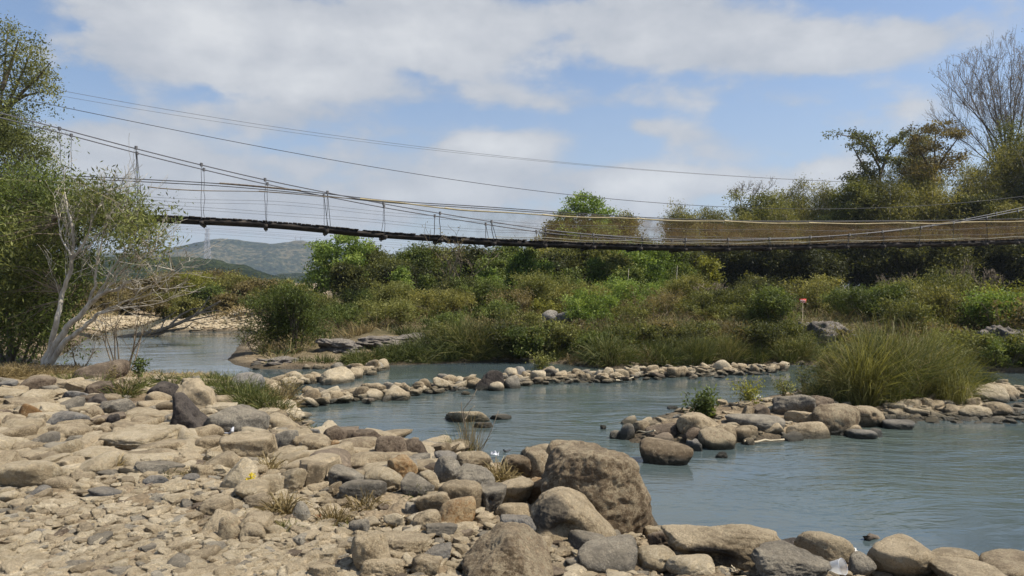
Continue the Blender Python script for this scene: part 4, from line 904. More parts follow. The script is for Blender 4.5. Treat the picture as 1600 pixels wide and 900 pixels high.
crumple('scrap_or_foam', 358, 683, 16, 'crumpled white plastic scrap in the gap by the rough grey boulder', 'litter', M['litter'], 1, .04)
crumple('scrap_or_foam', 1334, 872, 11, 'white scrap beside the grey ball-shaped stone', 'litter', M['white'], 2, .03)
crumple('scrap_or_foam', 1180, 632, 14, 'pale blue-white plastic scrap on the stone bar', 'litter', M['litter'], 3, .08)
crumple('red_wrapper', 497, 818, 8, 'tiny red wrapper caught in the weeds', 'litter', M['red'], 4, .02)
crumple('scrap_or_foam', 773, 716, 13, 'white foam washed against the shore by the reed stalks', 'litter', M['litter'], 5, .02)  # river foam, built as a crumpled sheet
def stick(px0, py0, px1, py1, z0, z1, r, label, mat, name='stick', cat='stick', seed=0):
    rng = R(seed + int(px0)); a = np.array([*hit(px0, py0)[:2], 0]); a[2] = max(gz(a[0], a[1]), 0) + z0
    b = at(px1, py1, a[1] + z1); n = 7; P = [a*(1 - t) + b*t + rng.normal(size=3)*r*.6 for t in np.linspace(0, 1, n)]
    mb = MB(); mb.tube(P, np.linspace(r, r*.5, n), 6); return tag(obj(name, mb.build(name, True), mat), label, cat)
stick(1163, 695, 1226, 688, .03, .1, .018, 'long bleached stick lying along the water edge of the bar', M['stick'])
stick(1024, 693, 993, 675, .12, .25, .012, 'thin pale stick propped on the pitted brown channel boulder', M['stick'])
stick(962, 598, 990, 590, .02, .1, .02, 'pale stick floating by the long weir', M['stick'])
stick(610, 822, 632, 808, .03, .15, .008, 'short straight stick lying by the flat cream chip', M['stick'])
stick(512, 830, 536, 846, .02, -.2, .006, 'thin stick under the weeds near the fine gravel', M['twig'])
stick(1148, 902, 1144, 882, .04, .1, .007, 'pale stick at the foot of the long hollow boulder', M['stick'])
stick(1266, 880, 1296, 887, .10, .0, .006, 'bamboo splinter pointing at the plastic cup', M['stick'])
stick(786, 708, 815, 704, .02, .3, .012, 'black cable end poking from the water by the reed stalks', M['wire'])  # black cable line in the water, built like a stick
stick(1356, 846, 1390, 848, .0, .1, .03, 'black sodden stick floating off the tan corner boulder', M['bark'])
# the dead fallen tree on the far side of the pool
dt = thing('fallen_tree', 'bare grey fallen tree lying on the gravel across the pool', 'fallen tree', tuple(at(215, 527, 27.3)))
DO = np.array(dt.location); rng = R(8); mb = MB()
def dpath(pts, d, r0, r1):
    P = [at(a, b, d + k*.25) - DO for k, (a, b) in enumerate(pts)]; mb.tube(P, np.linspace(r0, r1, len(P)), 6)
dpath([(150, 535), (215, 524), (245, 518), (280, 505), (310, 490), (345, 470)], 27, .13, .03)
obj('trunk', mb.build('trunk', True), M['twig'], dt)
for pts, r0 in (([(215, 524), (238, 525), (262, 517), (290, 512), (300, 505)], .09), ([(262, 512), (282, 492), (300, 483), (318, 480)], .05), ([(285, 503), (315, 497), (340, 492)], .04), ([(300, 496), (318, 478), (328, 462)], .03), ([(310, 490), (338, 485), (356, 489)], .03), ([(250, 517), (258, 498), (275, 487)], .03), ([(275, 507), (296, 500), (322, 507)], .03)):
    mb = MB(); dpath(pts, 27.2, r0, .012); obj('branch', mb.build('branch', True), M['twig'], dt)
# ------------------------------------------------------------------ vegetation
def leaves(C, n, spread, size, asp, rng, up=.3, tint=.25, flat=1.0):
    """n leaves round every clump centre of C: rhombus blades, each its own facing; returns V, Q, tint"""
    C = np.asarray(C, float); m = len(C); P = np.repeat(C, n, 0)
    off = rng.normal(size=(m*n, 3))*np.repeat(np.broadcast_to(spread, (m,)), n)[:, None]*np.array([1, 1, flat])
    P = P + off; K = len(P)
    d = rng.normal(size=(K, 3)); d[:, 2] -= up; d /= np.linalg.norm(d, axis=1)[:, None]
    nrm = rng.normal(size=(K, 3)); nrm[:, 2] += 1.3; nrm[:, 0] += .5
    b = np.cross(d, nrm); b /= np.linalg.norm(b, axis=1)[:, None] + 1e-9
    L = size*rng.uniform(.6, 1.3, K)[:, None]; Wd = L*asp
    V = np.stack([P, P + d*L*.5 + b*Wd*.5, P + d*L, P + d*L*.5 - b*Wd*.5], 1).reshape(-1, 3)
    Q = np.arange(4*K).reshape(-1, 4)
    ct = np.repeat(rng.normal(size=m)*.23, n)
    T = np.clip(.45 + ct + rng.normal(size=K)*tint*.7, 0, 1); return V, Q, np.repeat(T, 4)
def blades(base, Ln, w, lean, rng, drop=.5, T=None):
    """grass blades: base (K,3), length (K,), width, outward lean vectors (K,2)"""
    K = len(base); out = []
    dirv = np.concatenate([lean, np.ones((K, 1))], 1); dirv /= np.linalg.norm(dirv, axis=1)[:, None]
    side = np.cross(dirv, np.concatenate([rng.normal(size=(K, 2)), np.zeros((K, 1))], 1)); side /= np.linalg.norm(side, axis=1)[:, None] + 1e-9
    hor = np.concatenate([lean, np.zeros((K, 1))], 1)
    for t, wf in ((0, 1), (.4, .9), (.75, .6), (1, .08)):
        c = base + dirv*(Ln*t)[:, None] + (hor*.6 - np.array([0, 0, drop]))*(Ln*t*t*t)[:, None]*.5
        out += [c + side*w*wf*.5, c - side*w*wf*.5]
    V = np.stack(out, 1).reshape(-1, 3); i = np.arange(K)[:, None]*8
    Q = np.concatenate([i + np.array([[a, a + 1, a + 3, a + 2]]) for a in (0, 2, 4)], 0)
    T = np.clip(rng.normal(.45, .2, K), 0, 1) if T is None else T
    T = np.repeat(T, 8) + np.tile([-.05, -.05, 0, 0, .05, .05, .12, .12], K)
    return V, Q, np.clip(T, 0, 1)
def grow(rng, p, d, L, r, lev, out, tips, spread=.55, n=(2, 4), shrink=.66, wob=.18, up=.15, k=None):
    p = np.asarray(p, float); d = np.asarray(d, float); d = d/np.linalg.norm(d); m = 5; pts = [p]; q = p; dd = d
    for _ in range(m):
        dd = dd + rng.normal(size=3)*wob*.5 + np.array([0, 0, up*.2]); dd /= np.linalg.norm(dd); q = q + dd*L/m; pts.append(q)
    r1 = r*.55
    out.append((pts, np.linspace(r, r1, m + 1), lev))
    if lev == 0:
        tips.append((q, dd)); return
    nn = rng.integers(n[0], n[1] + 1)
    for i in range(nn):
        t = 1.0 if i == 0 else rng.uniform(.35, 1.0); j = t*m; a = int(min(j, m - 1)); s = pts[a] + (pts[a + 1] - pts[a])*(j - a)
        nd = dd + rng.normal(size=3)*spread + np.array([0, 0, up])
        grow(rng, s, nd, L*shrink*rng.uniform(.75, 1.2), r1*(.95 if i == 0 else .75), lev - 1, out, tips, spread, n, shrink, wob, up)
def wood(out, sides=(4, 4, 5, 6, 7), minr=0):
    mb = MB()
    for pts, rad, lev in out: mb.tube(pts, np.maximum(rad, minr), sides[min(lev, 4)], cap=False)
    return mb
def ellipsoid_clumps(rng, w, h, z0, n, lob=6, shell=.6, squash=.8):
    """clump centres on several uneven lobes filling a crown of width w, height h whose bottom is at z0"""
    out = []
    L = []
    for i in range(lob):
        a = rng.uniform(0, 6.28); rr = w*.5*rng.uniform(.1, .62); zz = z0 + h*(rng.uniform(.15, .85)); sz = rng.uniform(.22, .40)
        taper = 1 - .55*abs((zz - z0)/h - .4)
        L.append((rr*math.cos(a)*taper, rr*math.sin(a)*taper, zz, w*sz*taper, h*sz*squash))
    L.append((0, 0, z0 + h*.42, w*.36, h*.40)); L.append((w*rng.uniform(-.08, .08), 0, z0 + h*.78, w*.22, h*.22))
    wt = np.array([l[3]*l[3]*l[4] for l in L])**.7; wt /= wt.sum()
    for i in rng.choice(len(L), n, p=wt):
        l = L[i]; v = rng.normal(size=3); v /= np.linalg.norm(v); r = rng.uniform(shell, 1.0)
        out.append((l[0] + v[0]*l[3]*r, l[1] + v[1]*l[3]*r, max(l[2] + v[2]*l[4]*r, z0*.6 + .02)))
    return np.array(out)
VEG = {}
def mesh_of(V, Q, T, name): return mesh(name, V, [Q], False, T)
# prototypes in unit size (crown width 1 m... height 1 m) are made per size class so that leaves keep their real size
def tree_thing(name, label, cat, x, y, z, Hh, Wd, mat, seed, leaf=.15, dens=1.0, group=None, z0=.22, lob=7, asp=.5, shell=.55, clump=None, bark='bark', multi=1, up=.3, bamboo=False):
    rng = R(seed); t = thing(name, label, cat, (x, y, z), group)
    if bamboo: return bamboo_crown(t, rng, Hh, Wd, mat, leaf, dens)
    out, tips = [], []
    for m in range(multi):
        a = rng.uniform(0, 6.28); sp = .0 if multi == 1 else .12
        grow(rng, (sp*math.cos(a), sp*math.sin(a), -.1), (rng.normal()*.12 + .25*math.cos(a)*(multi > 1), rng.normal()*.12 + .25*math.sin(a)*(multi > 1), 1), Hh*.45, max(Hh*.016, .02), 3, out, tips, .5, (2, 3), .62, .16, .2)
    Pz = np.array([q for q, _ in tips]); sc = np.array([Wd*.42/max(np.abs(Pz[:, :2]).max(), .1)]*2 + [Hh*.93/max(Pz[:, 2].max(), .1)])
    out = [([p*sc for p in pts], rad, lv) for pts, rad, lv in out]
    obj('trunk', wood(out).build('trunk', True), M[bark], t)
    vol = Wd*Wd*Hh; n = int(np.clip(24*dens*(Wd*Hh)**.85, 14, 300))
    C = ellipsoid_clumps(rng, Wd, Hh*(1 - z0), Hh*z0, n, lob, shell)
    k = int(np.clip(n*.35, 5, 80)); tp = Pz*sc; C = np.concatenate([C, tp[rng.choice(len(tp), k)]])
    sp = clump if clump else .135*min(Wd, Hh)**.6
    V, Q, T = leaves(C, int(70*dens if leaf > .1 else 85*dens), sp*rng.uniform(.6, 1.2, len(C)), leaf*.86, asp, rng, up=up, flat=.62)
    obj('crown', mesh_of(V, Q, T, 'crown'), M[mat], t); return t
def bamboo_crown(t, rng, Hh, Wd, mat, leaf, dens):
    mb = MB(); C = []; S = []
    for k in range(int(46*dens)):
        a = rng.uniform(0, 6.28); out = rng.uniform(.15, 1)**.8*Wd*.5; hh = Hh*rng.uniform(.6, 1.1)*(1 - .2*out/(Wd*.5)); b = np.array([math.cos(a), math.sin(a), 0])
        u = np.linspace(0, 1, 9); P = np.outer(.15*out + out*u**2.0*.75, b) + np.outer(np.sin(u*1.9)/math.sin(1.57)*hh, [0, 0, 1]); P[:, :2] += rng.normal(size=2)*.12*Wd*.3; P[0, 2] = -.1
        mb.tube(P, np.linspace(.035, .006, 9), 4, cap=False)
        for q in np.linspace(.25, 1, 9):
            j = q*8; i = int(min(j, 7)); C.append(P[i] + (P[i+1] - P[i])*(j - i) + rng.normal(size=3)*.16); S.append(.17 + .12*q)
    obj('culms' if False else 'trunk', mb.build('trunk', True), M['palebark'], t)
    V, Q, T = leaves(np.array(C), int(46*dens), np.array(S), leaf*1.05, .24, rng, up=.9, flat=.7, tint=.35); obj('crown', mesh_of(V, Q, T, 'crown'), M[mat], t); return t
def placev(px, ytop, D, dz=0):
    X = (px - 800)/F*D; z = max(gz(X, D), 0); return X, D, z, H - (ytop - YH)/F*D - z
TREE_N = 0
def T_(px, yt, D, wpx, mat, label, name='tree', cat='tree', group=None, **kw):
    global TREE_N; TREE_N += 1
    X, D, z, h = placev(px, yt, D); w = wpx/F*D
    return tree_thing(name, label, cat, X, D, z, h, w, mat, 100 + TREE_N, group=group, **kw)
# --- the forest wall behind the bridge, right half
G1 = 'trees of the forest behind the bridge'
for a in [
 (1062, 326, 47, 80, 'bamboo', 'rounded yellow-olive tree at the near end of the forest, its top over the bridge deck'),
 (1115, 316, 50, 90, 'bamboo', 'drooping olive tree just before the bare twiggy treetop'),
 (1195, 296, 52, 110, 'olive', 'broad olive tree just after the bare twiggy treetop'),
 (1250, 286, 54, 100, 'bamboo', 'yellowish domed tree beside the gap of sky above the handrail'),
 (1330, 282, 46, 95, 'olive', 'dense tree at the foot of the feathery-branched tree'),
 (1395, 290, 45, 110, 'bamboo', 'bamboo-green tree in front of the feathery-branched tree'),
 (1455, 268, 46, 110, 'bamboo', 'brownish-green tree to one side under the bare fan-shaped tree'),
 (1530, 242, 48, 120, 'bamboo', 'golden-green bushy tree in front of the bare fan-shaped tree'),
 (1600, 176, 50, 120, 'olive', 'tallest dark leafy tree at the edge of the photo beside the bare fan-shaped tree'),
 (1660, 200, 46, 160, 'dark', 'dark leafy tree cut off by the edge of the photo'),
 (1440, 196, 52, 85, 'bamboo', 'tall gold-tinted tree between the feathery tree and the bare fan-shaped tree'),
 (1492, 300, 46, 110, 'dark', 'dark rounded tree close behind the bridge rail'),
 (1575, 310, 45, 120, 'bamboo', 'olive tree low behind the bridge rail at the edge of the photo'),
 (1290, 292, 50, 90, 'bamboo', 'arching bamboo at the lower end of the sky gap beside the dense tree'), (1365, 268, 47, 110, 'bamboo', 'wide arching bamboo under the feathery-branched tree'), (1425, 252, 48, 110, 'bamboo', 'dense arching bamboo midway between the feathery tree and the bare fan-shaped one'), (1560, 236, 50, 130, 'bamboo', 'tall arching bamboo below the bare fan-shaped tree'), (1625, 205, 47, 140, 'bamboo', 'arching bamboo half out of the photo above the rail'), (1160, 338, 47, 100, 'bamboo', 'low arching bamboo under the bare twiggy treetop'), (1225, 332, 46, 110, 'bamboo', 'low arching bamboo between the broad olive tree and the deck'),
 (1010, 372, 50, 60, 'olive', 'small olive treetop showing just over the deck before the forest begins')]:
    T_(*a[:5], a[5], 'forest_tree', group=G1, leaf=.17, dens=1.15, shell=.5, bamboo=a[4] == 'bamboo')
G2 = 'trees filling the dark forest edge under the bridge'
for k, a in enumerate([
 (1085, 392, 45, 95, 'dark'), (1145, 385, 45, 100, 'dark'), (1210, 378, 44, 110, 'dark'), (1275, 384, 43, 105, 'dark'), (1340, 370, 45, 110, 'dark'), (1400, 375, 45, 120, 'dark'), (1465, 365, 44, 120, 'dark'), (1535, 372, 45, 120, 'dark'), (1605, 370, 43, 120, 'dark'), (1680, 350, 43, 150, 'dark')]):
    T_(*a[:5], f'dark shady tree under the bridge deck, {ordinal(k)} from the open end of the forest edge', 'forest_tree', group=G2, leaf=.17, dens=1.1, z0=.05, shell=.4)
# the feathery-branched tree: flat sprays on spreading limbs
def spray_tree(label, base_px, D, sprays, mat, seed, stems, leaf=.16, group=G1, name='forest_tree', sg=.20, per=60, area=42):
    rng = R(seed); X, D, z, _ = placev(base_px, 300, D); t = thing(name, label, 'tree', (X, D, z), group); O = np.array([X, D, z]); mb = MB()
    for pts in stems:
        P = [at(a, b, D + .5*math.sin(i*2 + a)) - O for i, (a, b) in enumerate(pts)]; mb.tube(P, np.linspace(.11, .025, len(P)), 6, cap=False)
    obj('trunk', mb.build('trunk', True), M['bark'], t)
    C, S = [], []
    for (px, py, w, h) in sprays:
        n = max(4, int(w*h/area))
        for _ in range(n):
            C.append(at(px + rng.normal()*w*.38, py + rng.normal()*h*.34, D + rng.normal()*.9) - O); S.append(sg)
    V, Q, T = leaves(C, per, np.array(S), leaf, .5, rng, flat=.6); obj('crown', mesh_of(V, Q, T, 'crown'), M[mat], t)
spray_tree('feathery-branched tree reaching out over the sky gap', 1378, 48, [(1312, 211, 22, 8), (1338, 213, 26, 10), (1360, 222, 30, 18), (1352, 232, 26, 14), (1395, 220, 26, 10), (1375, 240, 22, 12), (1345, 258, 26, 10), (1335, 280, 30, 16), (1365, 275, 40, 22), (1410, 212, 24, 10), (1392, 250, 26, 18), (1345, 300, 44, 20)], 'dark', 3,
   [[(1380, 445), (1378, 330), (1374, 262), (1362, 240), (1340, 216), (1308, 210)], [(1376, 290), (1350, 262), (1332, 230)], [(1376, 270), (1388, 236), (1412, 212)], [(1372, 250), (1366, 232), (1352, 218)]])
spray_tree('gold-topped slender tree next to the feathery-branched one', 1460, 47, [(1458, 200, 34, 14), (1475, 208, 34, 14), (1440, 210, 26, 14), (1432, 232, 26, 18), (1462, 225, 26, 14), (1498, 212, 22, 12), (1450, 262, 50, 30), (1425, 270, 30, 20), (1490, 250, 30, 16)], 'scrub', 4,
   [[(1458, 445), (1458, 320), (1460, 262), (1460, 230), (1462, 200)], [(1459, 270), (1478, 240), (1498, 214)], [(1459, 280), (1445, 250), (1432, 228)]])
# bare trees
def bare_tree(label, px, ybase, ytop, D, wpx, seed, name='bare_tree', lev=5, r=.16, spread=.32, dead=0, mat='bark', group=None, up=.35):
    rng = R(seed); X = (px - 800)/F*D; z = gz(X, D); t = thing(name, label, 'bare tree', (X, D, z), group); out, tips = [], []
    hh = H - (ytop - YH)/F*D - z; hb = H - (ybase - YH)/F*D - z
    for k in range(3):
        grow(rng, (rng.normal()*.1, 0, max(hb, 0)), (rng.normal()*.3 + (k - 1)*.35, rng.normal()*.25, 1), hh*.25, r*.6, lev, out, tips, spread, (2, 3), .72, .14, up)
    P = np.concatenate([np.array(p) for p, _, _ in out]); sc = np.array([wpx/F*D/(P[:, 0].max() - P[:, 0].min()), 1, (hh - max(hb, 0))/(P[:, 2].max() - max(hb, 0))])
    sc[1] = sc[0]; off = np.array([0, 0, max(hb, 0)])
    out = [([(np.array(p) - off)*sc + off for p in pts], rad, lv) for pts, rad, lv in out]
    if hb > .3: out.append(([np.array([0, 0, -.1]), np.array([.1, 0, hb*.5]), np.array([0, 0, hb + .1])], np.array([r*1.1, r, r*.8]), 4))
    b = [o for o in out if o[2] >= 2]; tw = [o for o in out if o[2] < 2]
    obj('trunk', wood(b, minr=.012).build('trunk', True), M[mat], t); obj('twigs', wood(tw, (3, 3, 4), minr=.007).build('twigs'), M[mat], t)
    if dead:
        C = np.array([o[0][-1] for o in tw if o[2] == 0]); V, Q, T = leaves(C, dead, .12, .09, .5, rng); obj('foliage', mesh_of(V, Q, T, 'foliage'), M['scrub'], t)
    return t
rng = R(88); D_ = 56; X_, _, Z_, _ = placev(1578, 300, D_); ft = thing('bare_tree', 'tall bare fan-shaped tree standing over the forest against the sky', 'bare tree', (X_, D_, Z_)); O = np.array([X_, D_, Z_]); mb = MB(); tw = []
mb.tube([at(1582, 450, D_) - O - UP*.3, at(1578, 350, D_) - O, at(1572, 262, D_) - O], [.26, .2, .16], 7)
for (ex, ey) in [(1470, 196), (1478, 165), (1482, 135), (1496, 112), (1514, 98), (1534, 90), (1556, 86), (1578, 84), (1600, 88), (1624, 96), (1650, 120), (1660, 160), (1500, 150), (1545, 120), (1590, 120)]:
    sx, sy = 1572 + rng.uniform(-3, 5), 262 + rng.uniform(-6, 40); dy = rng.uniform(-1.6, 1.6); u = np.linspace(0, 1, 9)
    P = np.array([at(sx + (ex - sx)*(q**1.25), sy + (ey - sy)*(q**.92), D_ + dy*q) - O + rng.normal(size=3)*.05*(q > 0) for q in u]); mb.tube(P, np.linspace(.06, .012, 9), 6, cap=False)
    for q in np.linspace(.25, 1, 17):
        k = int(min(q*8, 7)); o_, tp = [], []; dd = (P[k+1] - P[k]); dd = dd/np.linalg.norm(dd) + rng.normal(size=3)*.32 + UP*.12; grow(rng, P[k], dd, rng.uniform(.9, 1.6)*(1.15 - .3*q), .016, 3, o_, tp, .30, (2, 3), .68, .12, .2); tw += o_
obj('trunk', mb.build('trunk', True), M['bark'], ft); obj('twigs', wood(tw, (3, 3, 3, 4), .008).build('twigs'), M['twig'], ft)
C = np.array([o[0][-1] for o in tw if o[2] == 0]); C = C[rng.random(len(C)) < .3]; V, Q, T = leaves(C, 2, .12, .10, .5, rng); obj('foliage', mesh_of(V, Q, T, 'foliage'), M['scrub'], ft)
bare_tree('bare twiggy treetop poking out of the forest beside the sky gap', 1160, 330, 279, 54, 56, 6, lev=5, r=.07, spread=.4, dead=1)
# --- trees in the middle, behind and below the deck
spray_tree('tallest bright green tree, rising over the deck', 915, 46, [(912, 306, 20, 10), (930, 316, 20, 14), (898, 320, 20, 12), (888, 334, 22, 14), (915, 330, 34, 18), (943, 332, 20, 14), (905, 352, 50, 26), (932, 356, 40, 26), (878, 352, 20, 14), (950, 362, 24, 20), (912, 384, 80, 26), (915, 412, 80, 28)], 'bright', 31, [[(915, 470), (914, 380), (912, 305)], [(914, 380), (935, 318)], [(914, 390), (890, 336)]], leaf=.17, group=None, name='tree', area=26)
T_(868, 345, 45, 80, 'bamboo', 'olive bush-like tree touching the tallest bright green tree, cut by the deck', leaf=.16, dens=1.1)
T_(975, 333, 46, 90, 'bamboo', 'pale olive airy tree just after the tallest bright green tree', leaf=.16, dens=.9)
spray_tree('tall light green tree standing alone before the far hills', 522, 38, [(530, 374, 24, 10), (548, 372, 18, 10), (506, 384, 20, 12), (556, 388, 22, 12), (526, 394, 40, 16), (496, 404, 22, 14), (545, 408, 34, 16), (512, 418, 36, 18), (490, 428, 16, 14), (556, 424, 22, 14), (520, 442, 50, 22), (572, 386, 10, 8), (545, 446, 30, 18)], 'bright', 33, [[(522, 500), (522, 430), (528, 372)], [(522, 440), (508, 410), (500, 385)], [(522, 440), (545, 405), (556, 384)]], leaf=.15, group=None, name='tree', area=24, sg=.17)
G3 = 'trees of the belt below the deck'
for k, a in enumerate(sorted([(575, 390, 40, 88, 'olive'), (612, 406, 37, 88, 'olive'), (655, 394, 40, 103, 'green'), (700, 388, 41, 98, 'olive'), (742, 390, 38, 93, 'dark'), (800, 378, 37, 103, 'green'), (852, 380, 39, 98, 'bamboo'), (900, 380, 36, 108, 'olive'), (945, 384, 38, 98, 'olive'), (1000, 381, 35, 113, 'bright'), (1040, 388, 36, 98, 'green'), (550, 413, 36, 78, 'dark'), (640, 413, 35, 93, 'dark'), (765, 408, 34, 98, 'green'), (875, 398, 34, 98, 'dark'), (960, 400, 33, 98, 'olive')])):
    d = {'bamboo': 'yellowish', 'olive': 'olive-green', 'green': 'leafy green', 'dark': 'deep green', 'bright': 'sunlit green'}[a[4]]
    T_(*a[:5], f'{d} low tree of the belt below the deck, {ordinal(k)} from the tall lone tree', group=G3, leaf=.15, dens=1.25, z0=.06, shell=.4)
T_(812, 388, 31, 56, 'bright', 'slender light green tree standing free before the belt under the deck', leaf=.12, dens=1.4, lob=4, z0=.1)
T_(1105, 402, 30, 44, 'yellow', 'thin yellow-leaved sapling before the dark forest edge', leaf=.13, dens=.7, lob=4, z0=.35)
T_(830, 430, 28, 50, 'bright', 'young light-green sapling with bare lower stem among the shrubs', leaf=.10, dens=1.0, lob=4, z0=.3)
bare_tree('thin bare vine-like sapling reaching up to the deck', 715, 480, 352, 30, 110, 9, name='bare_sapling', lev=4, r=.025, spread=.35, mat='twig', dead=2)
for px, yt, D, w in ((1500, 402, 24, 40), (1392, 420, 31, 44), (1555, 418, 21, 60), (1120, 440, 26, 60)):
    bare_tree(f'bare grey twiggy shrub ' + {1500: 'in front of the dark forest, above the island reeds', 1392: 'rising between two round green bushes', 1555: 'near the edge of the photo by the yellowish bush', 1120: 'before the dark forest edge near the yellow sapling'}[px], px, 470, yt, D, w, px, name='bare_shrub', lev=4, r=.03, spread=.5, mat='twig')
for px, yt in ((980, 420), (1056, 415)):
    X, D, z, h = placev(px, yt, 29); mb = MB(); mb.tube([(0, 0, -.1), (.06, 0, h*.3), (.02, 0, h*.6), (.07, .05, h)], [.014, .013, .011, .006], 6)
    tag(obj('bare_pole', mb.build('bare_pole', True), M['palebark'], loc=(X, D, z)), 'thin white leafless stem standing before the bright sunlit trees' if px == 980 else 'thin brown leafless stem next to the yellow sapling', 'stem')
# --- bushes on the far bank
def bush(px, yt, D, wpx, mat, label, leaf=.075, dens=1.0, name='bush', yb=None, group=None, lob=6, asp=.35, seed=None, dry=.0, z0=.02):
    X, D, z, h = placev(px, yt, D); w = wpx/F*D; rng = R(seed or int(px*3 + yt)); t = thing(name, label, 'bush', (X, D, z), group)
    out, tips = [], []; ns = int(np.clip(w*5, 4, 12))
    for k in range(ns):
        a = rng.uniform(0, 6.28); grow(rng, (.12*w*math.cos(a), .12*w*math.sin(a), -.05), (math.cos(a)*.55, math.sin(a)*.55, 1), h*.55, .010 + .004*h, 2, out, tips, .45, (2, 3), .62, .2, .15)
    P = np.concatenate([np.array(p) for p, _, _ in out]); sc = np.array([w*.5/np.abs(P[:, 0]).max(), w*.5/np.abs(P[:, 1]).max(), h/P[:, 2].max()])
    out = [([p*sc for p in pts], rad, lv) for pts, rad, lv in out]; obj('stems', wood(out, (3, 3, 4, 4)).build('stems'), M['twig' if dry else 'bark'], t)
    n = int(np.clip(40*dens*(w*h)**.8, 14, 280)); C = ellipsoid_clumps(rng, w, h*(1 - z0), h*z0, n, lob, .45); tp = np.array([q for q, _ in tips])*sc
    C = np.concatenate([C, tp]); V, Q, T = leaves(C, int(60*dens), .105*min(w, h)**.6*rng.uniform(.6, 1.3, len(C)), leaf, asp, rng, up=-.1, flat=.7)
    obj('foliage', mesh_of(V, Q, T, 'foliage'), M[mat], t); return t
G6 = 'light green saplings before the tree belt'
for k, (px, yt, D, w, mt) in enumerate([(628, 418, 31, 44, 'bright'), (668, 430, 29, 40, 'green'), (708, 412, 32, 46, 'green'), (768, 424, 30, 44, 'bright'), (848, 408, 32, 50, 'bright'), (890, 420, 30, 44, 'green'), (938, 404, 32, 52, 'bright'), (985, 415, 31, 48, 'green'), (1022, 402, 32, 50, 'bright'), (1066, 412, 31, 46, 'green'), (1170, 425, 30, 46, 'bamboo'), (1285, 430, 29, 46, 'bamboo')]):
    T_(px, yt, D, w, mt, f'slim upright {dict(bright="light green", green="leafy green", bamboo="yellow-green")[mt]} sapling before the belt, {ordinal(k)} from the lone tree', 'sapling', 'tree', G6, leaf=.12, dens=1.0, lob=4, z0=.12)
bush(455, 448, 19.6, 125, 'green', 'big dark round bush overhanging the pool', dens=1.5, leaf=.07, lob=8)
bush(404, 505, 19.0, 60, 'olive', 'thin drooping bush at the pool edge of the big dark round bush', dens=.7, leaf=.06)
bush(600, 470, 22.5, 100, 'olive', 'olive bush standing behind the low grey ledges')
bush(545, 478, 24, 90, 'green', 'green bush right behind the big dark round bush'); bush(655, 482, 25, 90, 'olive', 'greyish olive bush above the longest low grey ledge', dens=.8)
bush(720, 438, 27, 90, 'dark', 'tall dark bush at the foot of the bare vine-like sapling', dens=1.2); bush(760, 472, 23, 90, 'green', 'fresh green bush below the slender light green tree')
bush(700, 490, 20.5, 80, 'green', 'green bush just above the tall river grass'); bush(925, 456, 22, 76, 'bright', 'bright yellow-green bush beside the smooth pale grey boulder', dens=1.3)
bush(860, 470, 25, 80, 'yellow', 'yellowish low bush behind the smooth pale grey boulder', dens=.7); bush(815, 488, 21, 70, 'olive', 'low olive bush in front of the slender light green tree')
bush(985, 478, 24, 80, 'olive', 'dull olive bush next to the bright yellow-green one'); bush(1045, 470, 25, 90, 'olive', 'spreading olive shrub under the thin brown stem', dens=.8); bush(1000, 500, 20.5, 90, 'scrub', 'brown twiggy shrub beside the bright yellow-green bush', dens=.45, dry=1)
bush(1075, 505, 20.3, 80, 'scrub', 'brown twiggy shrub hiding the grey bedrock ledge', dens=.4, dry=1); bush(1110, 478, 23, 70, 'olive', 'narrow olive bush before the dark forest edge'); bush(1155, 480, 21.5, 80, 'olive', 'olive bush leaning on the tall bush by the red sign')
bush(1212, 452, 20.8, 78, 'green', 'tall green bush just beside the red sign', dens=1.4); bush(1368, 449, 22.5, 100, 'green', 'round light green bush standing before the darkest forest', dens=1.4)
bush(1300, 478, 26, 70, 'olive', 'low olive bush behind the red sign'); bush(1430, 470, 20, 90, 'olive', 'olive bush behind the island reeds', dens=1.1)
bush(1480, 424, 22, 100, 'olive', 'tall grey-green shrub above the island reeds', dens=.9); bush(1535, 462, 20, 100, 'olive', 'wide olive shrub between the reeds and the brown-grey bedrock block'); bush(1582, 448, 19.5, 90, 'yellow', 'yellow-leaved bush at the edge of the photo', dens=1.0)
bush(1650, 440, 19, 110, 'olive', 'olive bush cut off by the edge of the photo'); bush(1320, 512, 18.6, 60, 'scrub', 'dry brown bush in front of the weathered bedrock hump', dens=.5, dry=1)
bush(1245, 530, 18.2, 60, 'olive', 'low weedy bush at the shore below the bedrock hump', dens=.7); bush(1480, 505, 17.8, 90, 'scrub', 'brown dry shrub behind the island reeds', dens=.6, dry=1)
bush(500, 462, 30, 90, 'olive', 'hazy olive bush below the tall light green tree'); bush(430, 462, 34, 90, 'olive', 'olive bush behind the big dark round bush')
bush(1155, 455, 27, 90, 'dark', 'dark bush at the foot of the forest, near the tall bush by the sign'); bush(580, 452, 29, 90, 'green', 'green bush in the second row behind the olive ledge bush')
bush(650, 455, 30, 90, 'olive', 'olive bush in the second row near the bare vine-like sapling', dens=.9); bush(880, 445, 29, 100, 'green', 'mid-green bush in front of the belt, behind the yellowish bush'); bush(960, 450, 28, 90, 'green', 'mid-green bush behind the bright yellow-green one'); bush(1040, 440, 29, 90, 'bright', 'sunlit green bush beside the thin brown stem')
bush(900, 520, 18.8, 90, 'green', 'leafy green bush spilling to the shore behind the weir'); bush(1120, 522, 18.8, 90, 'green', 'green bush over the shore behind the long weir', dens=1.1); bush(1180, 515, 18.6, 70, 'olive', 'olive shore bush under the tall bush by the sign')
